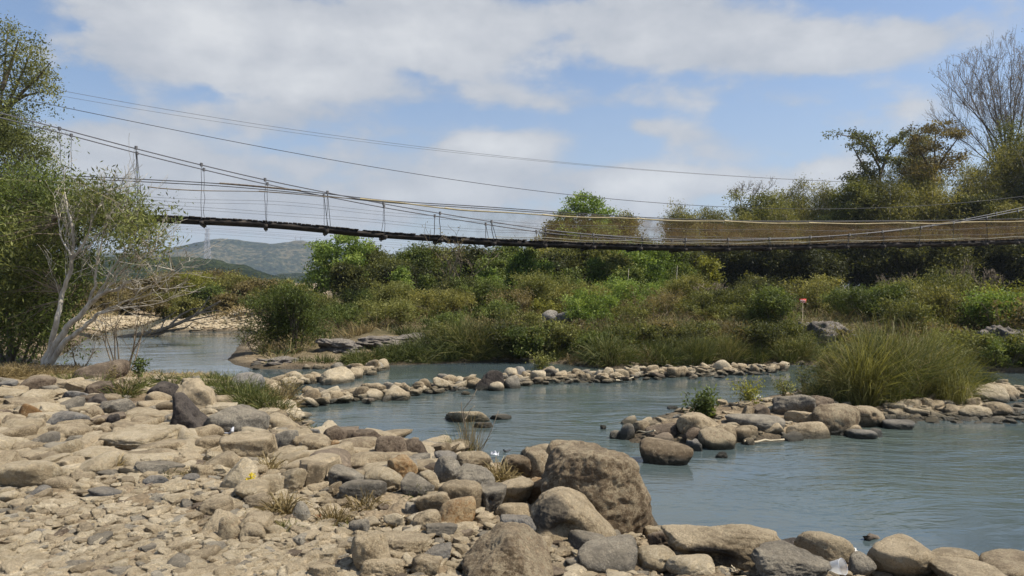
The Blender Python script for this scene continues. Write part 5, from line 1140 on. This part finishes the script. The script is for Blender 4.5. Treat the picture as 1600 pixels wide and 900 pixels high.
for k, (px, yt, D, w, mat, dn) in enumerate([(690, 512, 18.6, 60, 'olive', .8), (735, 500, 19.0, 70, 'scrub', .4), (778, 508, 18.5, 66, 'dark', 1.2), (815, 512, 18.3, 76, 'green', 1.2), (862, 505, 18.5, 80, 'olive', 1.0), (905, 500, 19.2, 80, 'scrub', .45), (945, 515, 18.0, 80, 'green', 1.0), (985, 506, 18.4, 76, 'olive', .9), (1030, 500, 19.0, 90, 'scrub', .5), (1062, 512, 18.2, 80, 'dark', 1.1), (1100, 503, 19.0, 80, 'olive', .8), (1145, 506, 18.4, 80, 'scrub', .5), (1190, 510, 18.2, 70, 'dark', 1.1), (1232, 505, 18.8, 70, 'olive', .9)]):
    d_ = {'olive': 'olive', 'scrub': 'brown twiggy', 'dark': 'dark green', 'green': 'leafy green'}[mat]
    bush(px, yt, D, w, mat, f'{d_} bush in the shore row over the weir, {ordinal(k)} counting towards the red sign', dens=dn, dry=mat == 'scrub', group='bushes of the far shore row')
for k, (px, yt, D, w, mat, dn) in enumerate([(620, 442, 26, 110, 'olive', 1.3), (690, 452, 25, 100, 'bamboo', 1.04), (745, 438, 27, 90, 'green', 1.3), (790, 452, 25, 90, 'scrub', 0.5), (845, 431, 27, 100, 'olive', 1.3), (905, 445, 24, 90, 'bamboo', 1.04), (965, 435, 26, 110, 'bright', 1.3), (1020, 452, 24, 100, 'scrub', 0.5), (1075, 433, 27, 110, 'bamboo', 1.1700000000000002), (1130, 452, 24, 100, 'olive', 1.3), (1180, 436, 27, 90, 'dark', 1.3), (1265, 438, 26, 90, 'bamboo', 0.9099999999999999), (1330, 452, 24, 90, 'green', 1.1700000000000002), (1410, 440, 24, 110, 'olive', 1.3), (1450, 448, 21, 110, 'bamboo', 1.04), (1560, 460, 19, 110, 'bright', 1.1700000000000002), (1610, 470, 18, 110, 'scrub', 0.5), (1660, 460, 18, 120, 'olive', 1.1700000000000002)]):
    d_ = {'green': 'leafy green', 'bright': 'light green', 'olive': 'olive', 'scrub': 'brown twiggy', 'dark': 'dark green', 'bamboo': 'yellow-olive'}[mat]
    bush(px, yt, D, w, mat, f'{d_} bush of the scrub between shore and tree belt, {ordinal(k)} from the lone tree', dens=dn, dry=mat == 'scrub', group='bushes of the middle scrub')
# brown scrub beyond the pool
G4 = 'scrub bushes beyond the pool'
for k, (px, yt, D, w, mat) in enumerate(sorted([(120, 450, 40, 100, 'scrub'), (170, 440, 44, 110, 'scrub'), (235, 432, 47, 110, 'scrub'), (280, 424, 58, 120, 'scrub'), (300, 428, 48, 100, 'yellow'), (345, 424, 55, 120, 'scrub'), (375, 432, 50, 100, 'bamboo'), (400, 436, 47, 90, 'scrub'), (330, 445, 43, 60, 'green'), (262, 455, 42, 80, 'bamboo'), (415, 450, 42, 80, 'bamboo'), (360, 460, 40, 90, 'scrub'), (210, 462, 40, 90, 'scrub'), (290, 468, 39, 70, 'bamboo'), (455, 438, 52, 90, 'bamboo'), (480, 452, 42, 90, 'olive')])):
    d = {'scrub': 'rusty brown', 'yellow': 'golden yellow', 'bamboo': 'ochre-green', 'green': 'fresh green', 'olive': 'olive'}[mat]
    T_(px, yt, D, w, mat, f'{d} scrub bush beyond the pool, {ordinal(k)} from the leaning tree' , 'scrub_bush', 'bush', G4, leaf=.16, dens=.9, z0=.03, shell=.45, multi=2)
# --- the trees of the near left bank
T_(20, 146, 33, 250, 'willow', 'large olive-gold tree at the edge of the photo behind the bridge', leaf=.13, dens=1.7, lob=12, z0=.06, clump=.36)
T_(-120, 140, 32, 240, 'olive', 'big tree mostly cut off by the edge of the photo behind the bridge', leaf=.16, dens=1.1, z0=.1)
t = thing('tall_tree', 'tall thin-crowned tree with sparse leaves above the olive-gold tree', 'tree', (at(-10, 445, 34)[0], 34, gz(at(-10, 445, 34)[0], 34))); O = np.array(t.location); rng = R(66); mb = MB(); tips = []
for pts in ([(-20, 470), (-10, 300), (-2, 200), (8, 110), (14, 40)], [(-5, 230), (15, 160), (38, 110), (52, 75)], [(0, 190), (30, 150), (62, 120), (80, 98)], [(2, 170), (40, 150), (70, 142)], [(-4, 210), (-30, 140), (-40, 80)], [(4, 140), (22, 90), (30, 62)]):
    P = [at(a, b, 34 + .4*math.sin(a)) - O for a, b in pts]; mb.tube(P, np.linspace(.10, .02, len(P)), 6, cap=False); tips += [np.array(P[-1]), (P[-1] + P[-2])/2, P[-2]*.7 + P[-1]*.3]
obj('trunk', mb.build('trunk', True), M['bark'], t)
C = [at(px + rng.normal()*w, py + rng.normal()*h, 34 + rng.normal()*.7) - O for (px, py, w, h, n) in [(14, 48, 6, 9, 10), (30, 75, 12, 12, 14), (10, 95, 16, 16, 26), (55, 85, 12, 10, 14), (72, 105, 10, 10, 14), (45, 120, 18, 14, 30), (75, 140, 10, 8, 10), (20, 140, 20, 14, 30), (-25, 110, 20, 30, 40)] for _ in range(n)]
V, Q, T = leaves(C, 34, .22, .15, .4, rng); obj('crown', mesh_of(V, Q, T, 'crown'), M['olive'], t)
# the leaning pale-stemmed tree
def px_tree(label, base, D, stems, clumps, mat, seed, leaf=.10, per=44, spread=.13, bark='palebark', twn=2, name='leaning_tree'):
    b = at(base[0], base[1], D); z = max(gz(b[0], b[1]), 0); t = thing(name, label, 'tree', (b[0], b[1], z)); O = np.array(t.location); rng = R(seed); mb = MB(); tw = []; SP = []
    for pts, r0, r1, dd in stems:
        P = [at(a, c, D + dd*k/len(pts) + rng.normal()*.06) - O for k, (a, c) in enumerate(pts)]
        if pts[0][1] > base[1] - 25: P[0][2] = min(P[0][2], -.1)
        u = np.linspace(0, 1, len(P)*3); P = np.stack([np.interp(u, np.linspace(0, 1, len(P)), np.array(P)[:, k]) for k in range(3)], -1) + rng.normal(size=(len(u), 3))*.012
        mb.tube(P, np.linspace(r0, r1, len(P)), 7, cap=False); SP.append(P[len(P)//3:])
        for k in range(len(P)//3, len(P)):
            for _ in range(twn):
                if rng.random() < .5: 
                    o_, tp = [], []; d = P[min(k + 1, len(P) - 1)] - P[k-1] + rng.normal(size=3)*.12; grow(rng, P[k], d + np.array([0, 0, .05]), rng.uniform(.3, .7), .010, 2, o_, tp, .4, (2, 3), .7, .2, .12); tw += o_
    obj('trunk', mb.build('trunk', True), M[bark], t); obj('sprays', wood(tw, (3, 3, 3, 4), .004).build('sprays'), M[bark], t)
    C = np.array([at(px + rng.normal()*w, py + rng.normal()*h, D + rng.normal()*.6 + dd) - O for (px, py, w, h, n, dd) in clumps for _ in range(n)])
    SP = np.concatenate(SP); tb = MB()
    for q in C[::2]:
        k = np.argmin(((SP - q)**2).sum(1)); s = SP[k]; l = np.linalg.norm(q - s)
        if l > .12: tb.tube([s, s*.55 + q*.45 + rng.normal(size=3)*.07*l + np.array([0, 0, .08*l]), q, q + (q - s)/l*.12], [.009, .006, .004, .003], 3, cap=False)
    if len(tb.v): obj('twigs', tb.build('twigs'), M['bark' if bark == 'bark' else 'twig'], t)
    V, Q, T = leaves(C, per, spread, leaf, .26, rng, up=.1); obj('crown', mesh_of(V, Q, T, 'crown'), M[mat], t); return t
px_tree('pale-stemmed tree leaning over the pool, bare twigs on one side', (66, 562), 14.3, [
  ([(66, 562), (82, 530), (88, 500), (97, 460), (108, 430), (113, 400), (116, 370), (108, 335), (100, 300)], .060, .016, .3),
  ([(68, 560), (90, 535), (112, 505), (140, 475), (165, 456), (190, 450), (205, 438)], .070, .020, -.3), ([(72, 556), (100, 535), (130, 513), (152, 492), (170, 486), (215, 478)], .062, .014, -.6),
  ([(140, 476), (150, 440), (152, 405), (160, 370)], .03, .010, -.2), ([(165, 456), (185, 430), (215, 405), (240, 390)], .022, .008, -.2), ([(150, 465), (175, 420), (200, 390), (212, 360)], .022, .008, 0), ([(190, 450), (220, 452), (242, 445), (262, 430), (272, 420)], .018, .006, -.4), ([(152, 490), (200, 470), (232, 462), (250, 450)], .018, .006, -.6),
  ([(114, 405), (135, 370), (150, 330), (165, 300)], .025, .008, 0), ([(113, 400), (140, 385), (175, 345), (185, 320)], .02, .008, .1), ([(112, 400), (98, 375), (90, 340)], .02, .008, .3)],
  [(140, 300, 22, 10, 18, 0), (160, 318, 24, 10, 16, 0), (185, 345, 26, 12, 22, 0), (215, 372, 22, 10, 20, 0), (242, 392, 12, 8, 10, 0), (200, 395, 20, 10, 6, .2), (110, 335, 18, 12, 14, .6), (75, 370, 20, 20, 24, .9), (35, 395, 22, 26, 34, 1.0), (50, 440, 22, 22, 24, 1.1), (15, 450, 18, 28, 30, 1.1), (30, 345, 20, 20, 20, 1.0), (230, 345, 16, 8, 6, 0), (20, 510, 16, 18, 12, 1.2)], 'willow', 21, leaf=.11, per=36, spread=.14)
px_tree('dense leafy shrub tree filling the bank behind the leaning pale-stemmed tree', (15, 565), 16.2, [([(15, 565), (12, 500), (22, 440), (35, 380), (40, 330)], .06, .015, .2), ([(15, 562), (40, 500), (70, 440), (110, 390), (150, 350)], .05, .012, .2), ([(10, 560), (-20, 500), (-40, 430)], .05, .012, .2), ([(30, 562), (52, 520), (62, 470), (55, 420), (60, 370)], .035, .010, .3), ([(36, 560), (80, 510), (105, 470), (135, 430)], .03, .008, .3)],
  [(10, 480, 36, 36, 120, .2), (60, 480, 26, 30, 90, .2), (-30, 430, 40, 40, 90, .2), (40, 330, 36, 26, 80, .4), (90, 310, 26, 16, 44, .5), (118, 345, 26, 20, 50, .5), (10, 390, 40, 30, 120, .4), (80, 405, 30, 26, 80, .5), (130, 435, 18, 20, 26, .5), (95, 500, 20, 22, 36, .3), (60, 440, 30, 24, 80, .3), (30, 520, 26, 16, 50, .2), (165, 325, 28, 14, 50, .5), (205, 352, 24, 12, 36, .5), (60, 300, 40, 20, 50, .6), (10, 300, 30, 20, 50, .6)], 'green', 22, leaf=.11, per=42, spread=.17, bark='bark', twn=2, name='shrub_tree')
# twiggy brush hanging under its crown
bush(190, 430, 15.0, 130, 'scrub', 'mass of dry grey twigs hanging over the pool under the leaning tree', dens=.16, dry=1, leaf=.05, lob=4)
bush(120, 520, 14.8, 70, 'scrub', 'brown dry brush at the root of the leaning tree', dens=.3, dry=1, leaf=.05)

# --- grasses
def tuft(px, py, w_px, ytop, mat, label, n=260, name='grass_tuft', cat='grass', group=None, D=None, wid=.012, lean=.35, drop=.5, seed=None, dpt=.8):
    rng = R(seed or int(px*5 + py)); 
    if D is None: X, D, z = hit(px, py)
    else: X = (px - 800)/F*D; z = max(gz(X, D), 0)
    w = w_px/F*D; h = max(H - (ytop - YH)/F*D - z, .08)
    a = rng.uniform(0, 6.28, n); r = np.sqrt(rng.random(n)); bx = np.cos(a)*r*w*.38; by = np.sin(a)*r*w*.38*dpt
    zz = gl(X + bx, D + by) - z; base = np.stack([bx, by, np.maximum(zz, -z) - .02], -1)
    ln = np.stack([np.cos(a)*r, np.sin(a)*r], -1)*lean*.75 + rng.normal(size=(n, 2))*lean*1.0
    Ln = h*rng.uniform(.3, 1.12, n)*(1.12 - .3*r)
    V, Q, T = blades(base, Ln, wid, ln, rng, drop, np.clip(rng.normal(.42, .2, n), 0, 1))
    f = h/np.percentile(V[:, 2], 98); V[:, 2] = np.where(V[:, 2] > 0, V[:, 2]*min(f, 2.2), V[:, 2])
    o = obj(name, mesh_of(V, Q, T, name), M[mat], loc=(X, D, z)); return tag(o, label, cat, group)
G5 = 'tall grass clumps of the far shore'
rg = R(41); k = 0
for px in np.arange(545, 1290, 15):
    px = px + rg.uniform(-6, 6); yt = np.interp(px, [545, 600, 680, 720, 780, 850, 960, 1050, 1150, 1250], [543, 545, 540, 512, 508, 516, 512, 508, 515, 520]) + rg.uniform(-14, 14) + (14 if px > 790 else 0); mat = rg.choice(['grass', 'grass', 'reed'])
    if px > 790 and rg.random() < .38: continue
    tuft(px, 0, 46, yt, mat, f'{"lush green" if mat == "grass" else "straw-tipped"} grass clump on the far shore, {ordinal(k)} counting from the dark round bush', 560, group=G5, D=2194.5/(np.interp(px, [400, 540, 600, 690, 800, 880, 960, 1060, 1180, 1260], [577, 577, 571, 568, 566, 569, 577, 573, 570, 570]) - 445) + rg.uniform(.15, .6), wid=.009, lean=rg.uniform(.35, .7), drop=rg.uniform(.4, 1.1)); k += 1
for k2, px in enumerate(np.arange(670, 1300, 48)):
    px = px + rg.uniform(-8, 8); mat = rg.choice(['grass', 'reed', 'reed']); yt = 503 + rg.uniform(-14, 12)
    tuft(px, 0, 60, yt, mat, f'tall {"green" if mat == "grass" else "straw-tipped"} grass clump in the second shore row, {ordinal(k2)} from the lush low grass', 420, group=G5, D=18.9 + rg.uniform(-.3, .5), wid=.009, lean=.6)
for k2, (px, yt) in enumerate([(1310, 545), (1345, 548), (1480, 548), (1515, 552), (1545, 556), (1575, 552), (1610, 555), (1640, 550)]):
    tuft(px, 0, 56, yt, 'reed' if k2 % 2 else 'grass', f'shore grass across the channel behind the island, {ordinal(k2)} from the sign', 360, group=G5, D=2194.5/(np.interp(px, [1260, 1480, 1600, 1900], [570, 577, 583, 590]) - 445) + .35, wid=.012, lean=.45)
for px, py, yt, w in ((430, 577, 560, 44), (470, 577, 558, 44), (505, 577, 553, 40), (520, 576, 560, 30)):
    tuft(px, 0, w, yt, 'reed', 'short straw-green shore grass under the dark round bush, ' + {430: 'at its pool end', 470: 'at its middle', 505: 'before the rock shelf end', 520: 'last before the lush clumps'}[px], 200, group=G5, D=17.2, wid=.011)
for j, (px, yt, D) in enumerate(sorted([(560, 505, 21), (640, 508, 21), (740, 500, 21.5), (800, 498, 20.5), (850, 508, 20), (940, 500, 20), (1040, 496, 21), (1090, 500, 20), (1150, 498, 20), (1270, 520, 19), (1340, 515, 19), (960, 480, 25), (1420, 500, 18.5), (1530, 520, 17.6), (1600, 540, 17.2), (1570, 555, 17), (1500, 540, 17.4), (1630, 560, 16.8)])):
    tuft(px, 0, 60, yt, 'dry' if j % 3 == 0 else 'reed', f'{"dry straw" if j % 3 == 0 else "mixed green and straw"} grass among the far bank shrubs, {ordinal(j)} from the dark round bush', 240, group='grass clumps among the far bank shrubs', D=D, wid=.014)
for k, px in enumerate([575, 622, 664, 730, 796, 842, 905, 952, 1012, 1068, 1124, 1176, 1222, 1262]):
    tuft(px, 0, 44, 545 + (k*7) % 13 - (8 if px > 680 else 0), 'dry', f'dry straw tussock at the far waterline, {ordinal(k)} from the dark round bush', 230, group='straw tussocks of the far waterline', D=2194.5/(np.interp(px, [400, 540, 600, 690, 800, 880, 960, 1060, 1180, 1260], [577, 577, 571, 568, 566, 569, 577, 573, 570, 570]) - 445) + .3, wid=.008, lean=.6, drop=1.1)
# the big reed clumps on the island
rr = R(404); isl = sorted([(1280 + 225*rr.random(), rr.uniform(608, 634)) for _ in range(34)])
for j, (px, py) in enumerate(isl):
    mat = ['grass', 'grass', 'bamboo', 'reed', 'dry', 'grass', 'reed'][rr.integers(7)]; yt = np.interp(px, [1280, 1310, 1370, 1450, 1480, 1505], [560, 528, 503, 500, 525, 560]) + rr.uniform(-6, 48)
    tuft(px, py, rr.uniform(36, 70), yt, mat, f'{dict(reed="straw-tipped", grass="green", bamboo="yellow-green", dry="dry straw")[mat]} arching reed clump on the island, {ordinal(j)} from the channel end', 480 if mat != 'dry' else 200, 'reed_clump', 'reeds', 'reed clumps on the island', wid=rr.uniform(.0045, .008), lean=rr.uniform(.2, .5), drop=rr.uniform(.6, 1.6), seed=900 + j)
for px, yt, D, w, mt, lb in ((1325, 530, 12.6, 80, 'olive', 'leafy weed bush inside the island reeds at the channel end'), (1385, 520, 12.4, 90, 'green', 'green leafy bush buried in the middle of the island reeds'), (1445, 522, 12.7, 86, 'olive', 'olive weed bush inside the far end of the island reeds')):
    bush(px, yt, D, w, mt, lb, leaf=.06, dens=.9, asp=.22)
for px, yt, D, w, mt, lb in ((1500, 520, 16.6, 80, 'olive', 'olive bush on the shore across the back channel, beside the reeds'), (1560, 530, 16.4, 80, 'green', 'green bush on the shore below the brown-grey bedrock block'), (1620, 520, 16.2, 90, 'olive', 'olive shore bush cut by the photo edge behind the last boulders')):
    bush(px, yt, D, w, mt, lb, dens=1.0)
for px, py, w, yt in ((1500, 608, 60, 560), (1525, 600, 50, 572), (1470, 600, 50, 555)):
    tuft(px, py, w, yt, 'grass', 'short green grass beside the island reeds, ' + {1500: 'against the cracked round boulder', 1525: 'behind the longest smooth boulder', 1470: 'closest to the reeds'}[px], 360, group='reed clumps on the island', wid=.01, lean=.5)
# near bank
for j, (px, py, w, yt, mat) in enumerate(sorted([(335, 612, 50, 586, 'grass'), (365, 628, 60, 588, 'grass'), (395, 640, 60, 602, 'grass'), (425, 646, 60, 612, 'reed'), (350, 600, 60, 580, 'grass'), (440, 636, 46, 606, 'dry'), (405, 622, 60, 594, 'grass'), (380, 608, 50, 584, 'grass')])):
    tuft(px, py, w, yt, mat, f'{ {"grass": "fresh green", "reed": "straw-green", "dry": "straw-coloured"}[mat]} grass patch by the dark domed boulder, {ordinal(j)} from the peaked two-tone rock', 520, group='green grass on the near bank', wid=.008, lean=.6)
for j, (px, py, w, yt) in enumerate([(-20, 590, 60, 568), (10, 590, 70, 570), (25, 580, 70, 562), (50, 588, 70, 568), (90, 585, 70, 566)]):
    tuft(px, py, w, yt, 'dry', f'dry straw grass under the shrub tree, {ordinal(j)} counting towards the pool', 420, group='dry grass under the shrub trees', wid=.007, lean=.9, drop=1.0)
for j, (px, py, w, yt) in enumerate([(105, 600, 60, 580), (150, 604, 60, 586), (190, 620, 50, 592), (215, 606, 40, 588), (255, 598, 50, 580), (280, 606, 50, 588), (300, 598, 50, 580)]):
    tuft(px, py, w, yt, 'grass' if j % 2 else 'reed', f'weedy grass between the pool and the stones, {ordinal(j)} counting from the leaning tree', 260, group='weeds at the pool edge', wid=.008, lean=.8)
def herb(px, py, ytop, wpx, mat, label, n=40, leaf=.05, name='herb', cat='plant', D=None, per=10):
    rng = R(int(px + py)); 
    if D is None: X, D, z = hit(px, py)
    else: X = (px - 800)/F*D; z = gz(X, D)
    h = H - (ytop - YH)/F*D - z; w = wpx/F*D; t = thing(name, label, cat, (X, D, z)); mb = MB(); C = []
    for _ in range(max(4, n//6)):
        a = rng.uniform(0, 6.28); tip = np.array([math.cos(a)*w*.45*rng.random(), math.sin(a)*w*.45*rng.random(), h*rng.uniform(.6, 1)])
        mb.tube([(0, 0, -.02), tip*np.array([.4, .4, .55]), tip], [.006, .005, .002], 4, cap=False)
        for q in np.linspace(.3, 1, 6): C.append(tip*np.array([q**1.3, q**1.3, q]))
    obj('stems', mb.build('stems'), M['twig'], t); V, Q, T = leaves(C, per, .03 + w*.06, leaf, .4, rng, up=-.2); obj('foliage', mesh_of(V, Q, T, 'foliage'), M[mat], t); return t
herb(1102, 652, 612, 56, 'green', 'small fresh green bush on the stone bar in the water', 60, .06, per=22)
herb(216, 592, 552, 26, 'green', 'little leafy sapling at the pool edge', 24, .06, per=14); herb(175, 600, 570, 20, 'scrub', 'dry weed stalk at the pool edge near the dark humped boulder', 18, .04)
herb(845, 584, 552, 44, 'olive', 'leafy reddish-green plant rooted in the long weir', 50, .06, per=18); herb(1172, 632, 596, 60, 'yellow', 'yellow-green weed at the back of the stone bar', 50, .05, per=14); herb(1225, 622, 590, 50, 'olive', 'thin weed beside the island reeds on the channel side', 40, .05); herb(1255, 612, 570, 50, 'olive', 'wispy weed at the channel end of the island reeds', 40, .05)
herb(774, 600, 588, 22, 'olive', 'small plant clinging to the dark pitted weir boulder', 20, .04); herb(455, 622, 598, 70, 'scrub', 'dry brown brush where the long weir meets the grass', 70, .04, per=12)
tuft(735, 712, 40, 646, 'dry', 'tall dry reed stalks standing at the shore', 170, 'reed_stalks', 'reeds', wid=.0042, lean=.22, drop=.15); tuft(716, 710, 46, 678, 'reed', 'green-grey grass at the foot of the tall dry reed stalks', 160, wid=.005, lean=.4)
t = thing('dead_reed', 'single long dead stem slanting beside the tall dry reed stalks', 'stem', hit(750, 712)); 
mb = MB(); O = np.array(t.location)
for pts in ([(748, 712), (755, 700), (768, 672), (779, 642)], [(730, 712), (727, 670), (724, 640), (738, 622), (745, 608)], [(727, 655), (735, 640), (742, 634)], [(726, 668), (721, 640), (721, 628)]): mb.tube([at(a, b, O[1]) - O for a, b in pts], np.linspace(.006, .003, len(pts)), 5)
obj('stalk', mb.build('stalk'), M['twig'], t)
for j, (px, py, w, yt, mat, lab) in enumerate([(175, 738, 40, 716, 'dry', 'round dry tuft between pale boulders of the bank'), (335, 735, 60, 716, 'dry', 'long dry tuft beside the pyramid rock'), (300, 748, 40, 734, 'dry', 'short dry tuft before the angular pale rock'), (268, 745, 50, 732, 'reed', 'thin dry grass at the edge of the fine gravel'), (420, 738, 36, 712, 'dry', 'wiry dry tuft behind the pale pyramid rock'),
   (445, 806, 50, 770, 'dry', 'dry brown weed beside the round two-tone stone'), (450, 830, 50, 812, 'reed', 'flattened green weed in front of the round two-tone stone'), (520, 822, 50, 790, 'dry', 'dry tuft at the edge of the litter patch'), (570, 795, 60, 770, 'dry', 'dry litter grass below the wide pitted grey rock'), (650, 775, 36, 758, 'reed', 'little green tuft under the flat pitted grey rock'),
   (780, 752, 50, 720, 'dry', 'dry tuft growing between pitted shore rocks'), (492, 682, 40, 655, 'reed', 'thin dark grass hanging over the water from the bank'), (195, 620, 30, 585, 'dry', 'tall straw stalks among the bank weeds'), (455, 655, 40, 625, 'dry', 'three pale straw stalks leaning over the water'), (845, 752, 40, 738, 'dry', 'straw wisps at the foot of the huge pitted boulder'), (385, 808, 40, 792, 'reed', 'small grey-green weed under the hollow pale rock'), (540, 830, 26, 805, 'yellow', 'yellowing weed by the red wrapper')]):
    tuft(px, py, w, yt - (8 if j < 11 else 0), mat if mat in M else 'dry', lab, 300 if j < 11 else 70, wid=.0055 if py > 690 else .007, lean=.8, drop=.9)
fl = thing('yellow_flower', 'small yellow flower sprig in front of the pale pyramid rock', 'flower', tuple(at(391, 756, hit(391, 765)[1] - .12))); rng = R(5)
V, Q, T = leaves(np.array([[0, 0, .03], [.01, 0, .05], [-.01, .0, .02], [.015, 0, .03]]), 16, .014, .028, .5, rng, up=-.4); obj('petals', mesh_of(V, Q, T, 'petals'), M['petal'], fl)
mb = MB(); mb.tube([(0, 0, -.08), (0, 0, .03)], .003, 4); obj('stem', mb.build('stem'), M['grass'], fl)

# ground cover that nobody could count
rng = R(90)
def cover(name, label, n, pxr, Dr, Ln, wid, mats, cond, seed):
    rng = R(seed); D = 1/rng.uniform(1/Dr[1], 1/Dr[0], n); x = (rng.uniform(*pxr, n) - 800)/F*D; z = gl(x, D); k = cond(x, D, z); x, D, z = x[k], D[k], z[k]; n = len(x)
    V, Q, T = blades(np.stack([x, D, z - .02], -1), Ln*rng.uniform(.4, 1.2, n), wid, rng.normal(size=(n, 2))*.5, rng, .6, np.clip(.45 + .9*vnoise(np.stack([x*.7, D*.7, x*0 + seed], -1)) + rng.normal(size=n)*.15, 0, 1))
    tag(obj(name, mesh_of(V, Q, T, name), M[mats]), label, kind='stuff')
farc = lambda x, y, z: (sdist(x, y, FAR) > .7) & (z > .06) & (x > -9.5) & ~((x < -1.9) & (x > -5.4) & (y < 21.0)) & ~((np.abs(x - 7.8) < 1.2) & (y < 20))
cover('grass', 'green and straw grass covering the far bank', 15000, (330, 1750), (17.5, 46), .45, .016, 'reed', farc, 1)
cover('undergrowth', 'brown dry undergrowth of the far bank', 14000, (330, 1750), (18.5, 46), .65, .014, 'dry', farc, 2)
cover('dry_meadow', 'dry grass behind the gravel bank of the pool', 9000, (-50, 520), (33, 60), .6, .03, 'dry', lambda x, y, z: z > .3, 3)
cover('weeds', 'low weeds and grass behind the stones of the near bank', 2600, (-100, 340), (12.5, 17), .16, .008, 'dry', lambda x, y, z: (sdist(x, y, NEAR) > .3), 4)
cover('dry_litter', 'dry plant litter in the gaps between near stones', 5200, (360, 900), (4.6, 7.2), .08, .0045, 'dry', lambda x, y, z: (z > .15) & (vnoise(np.stack([x*1.3, y*1.3, x*0], -1)) > .15), 5)
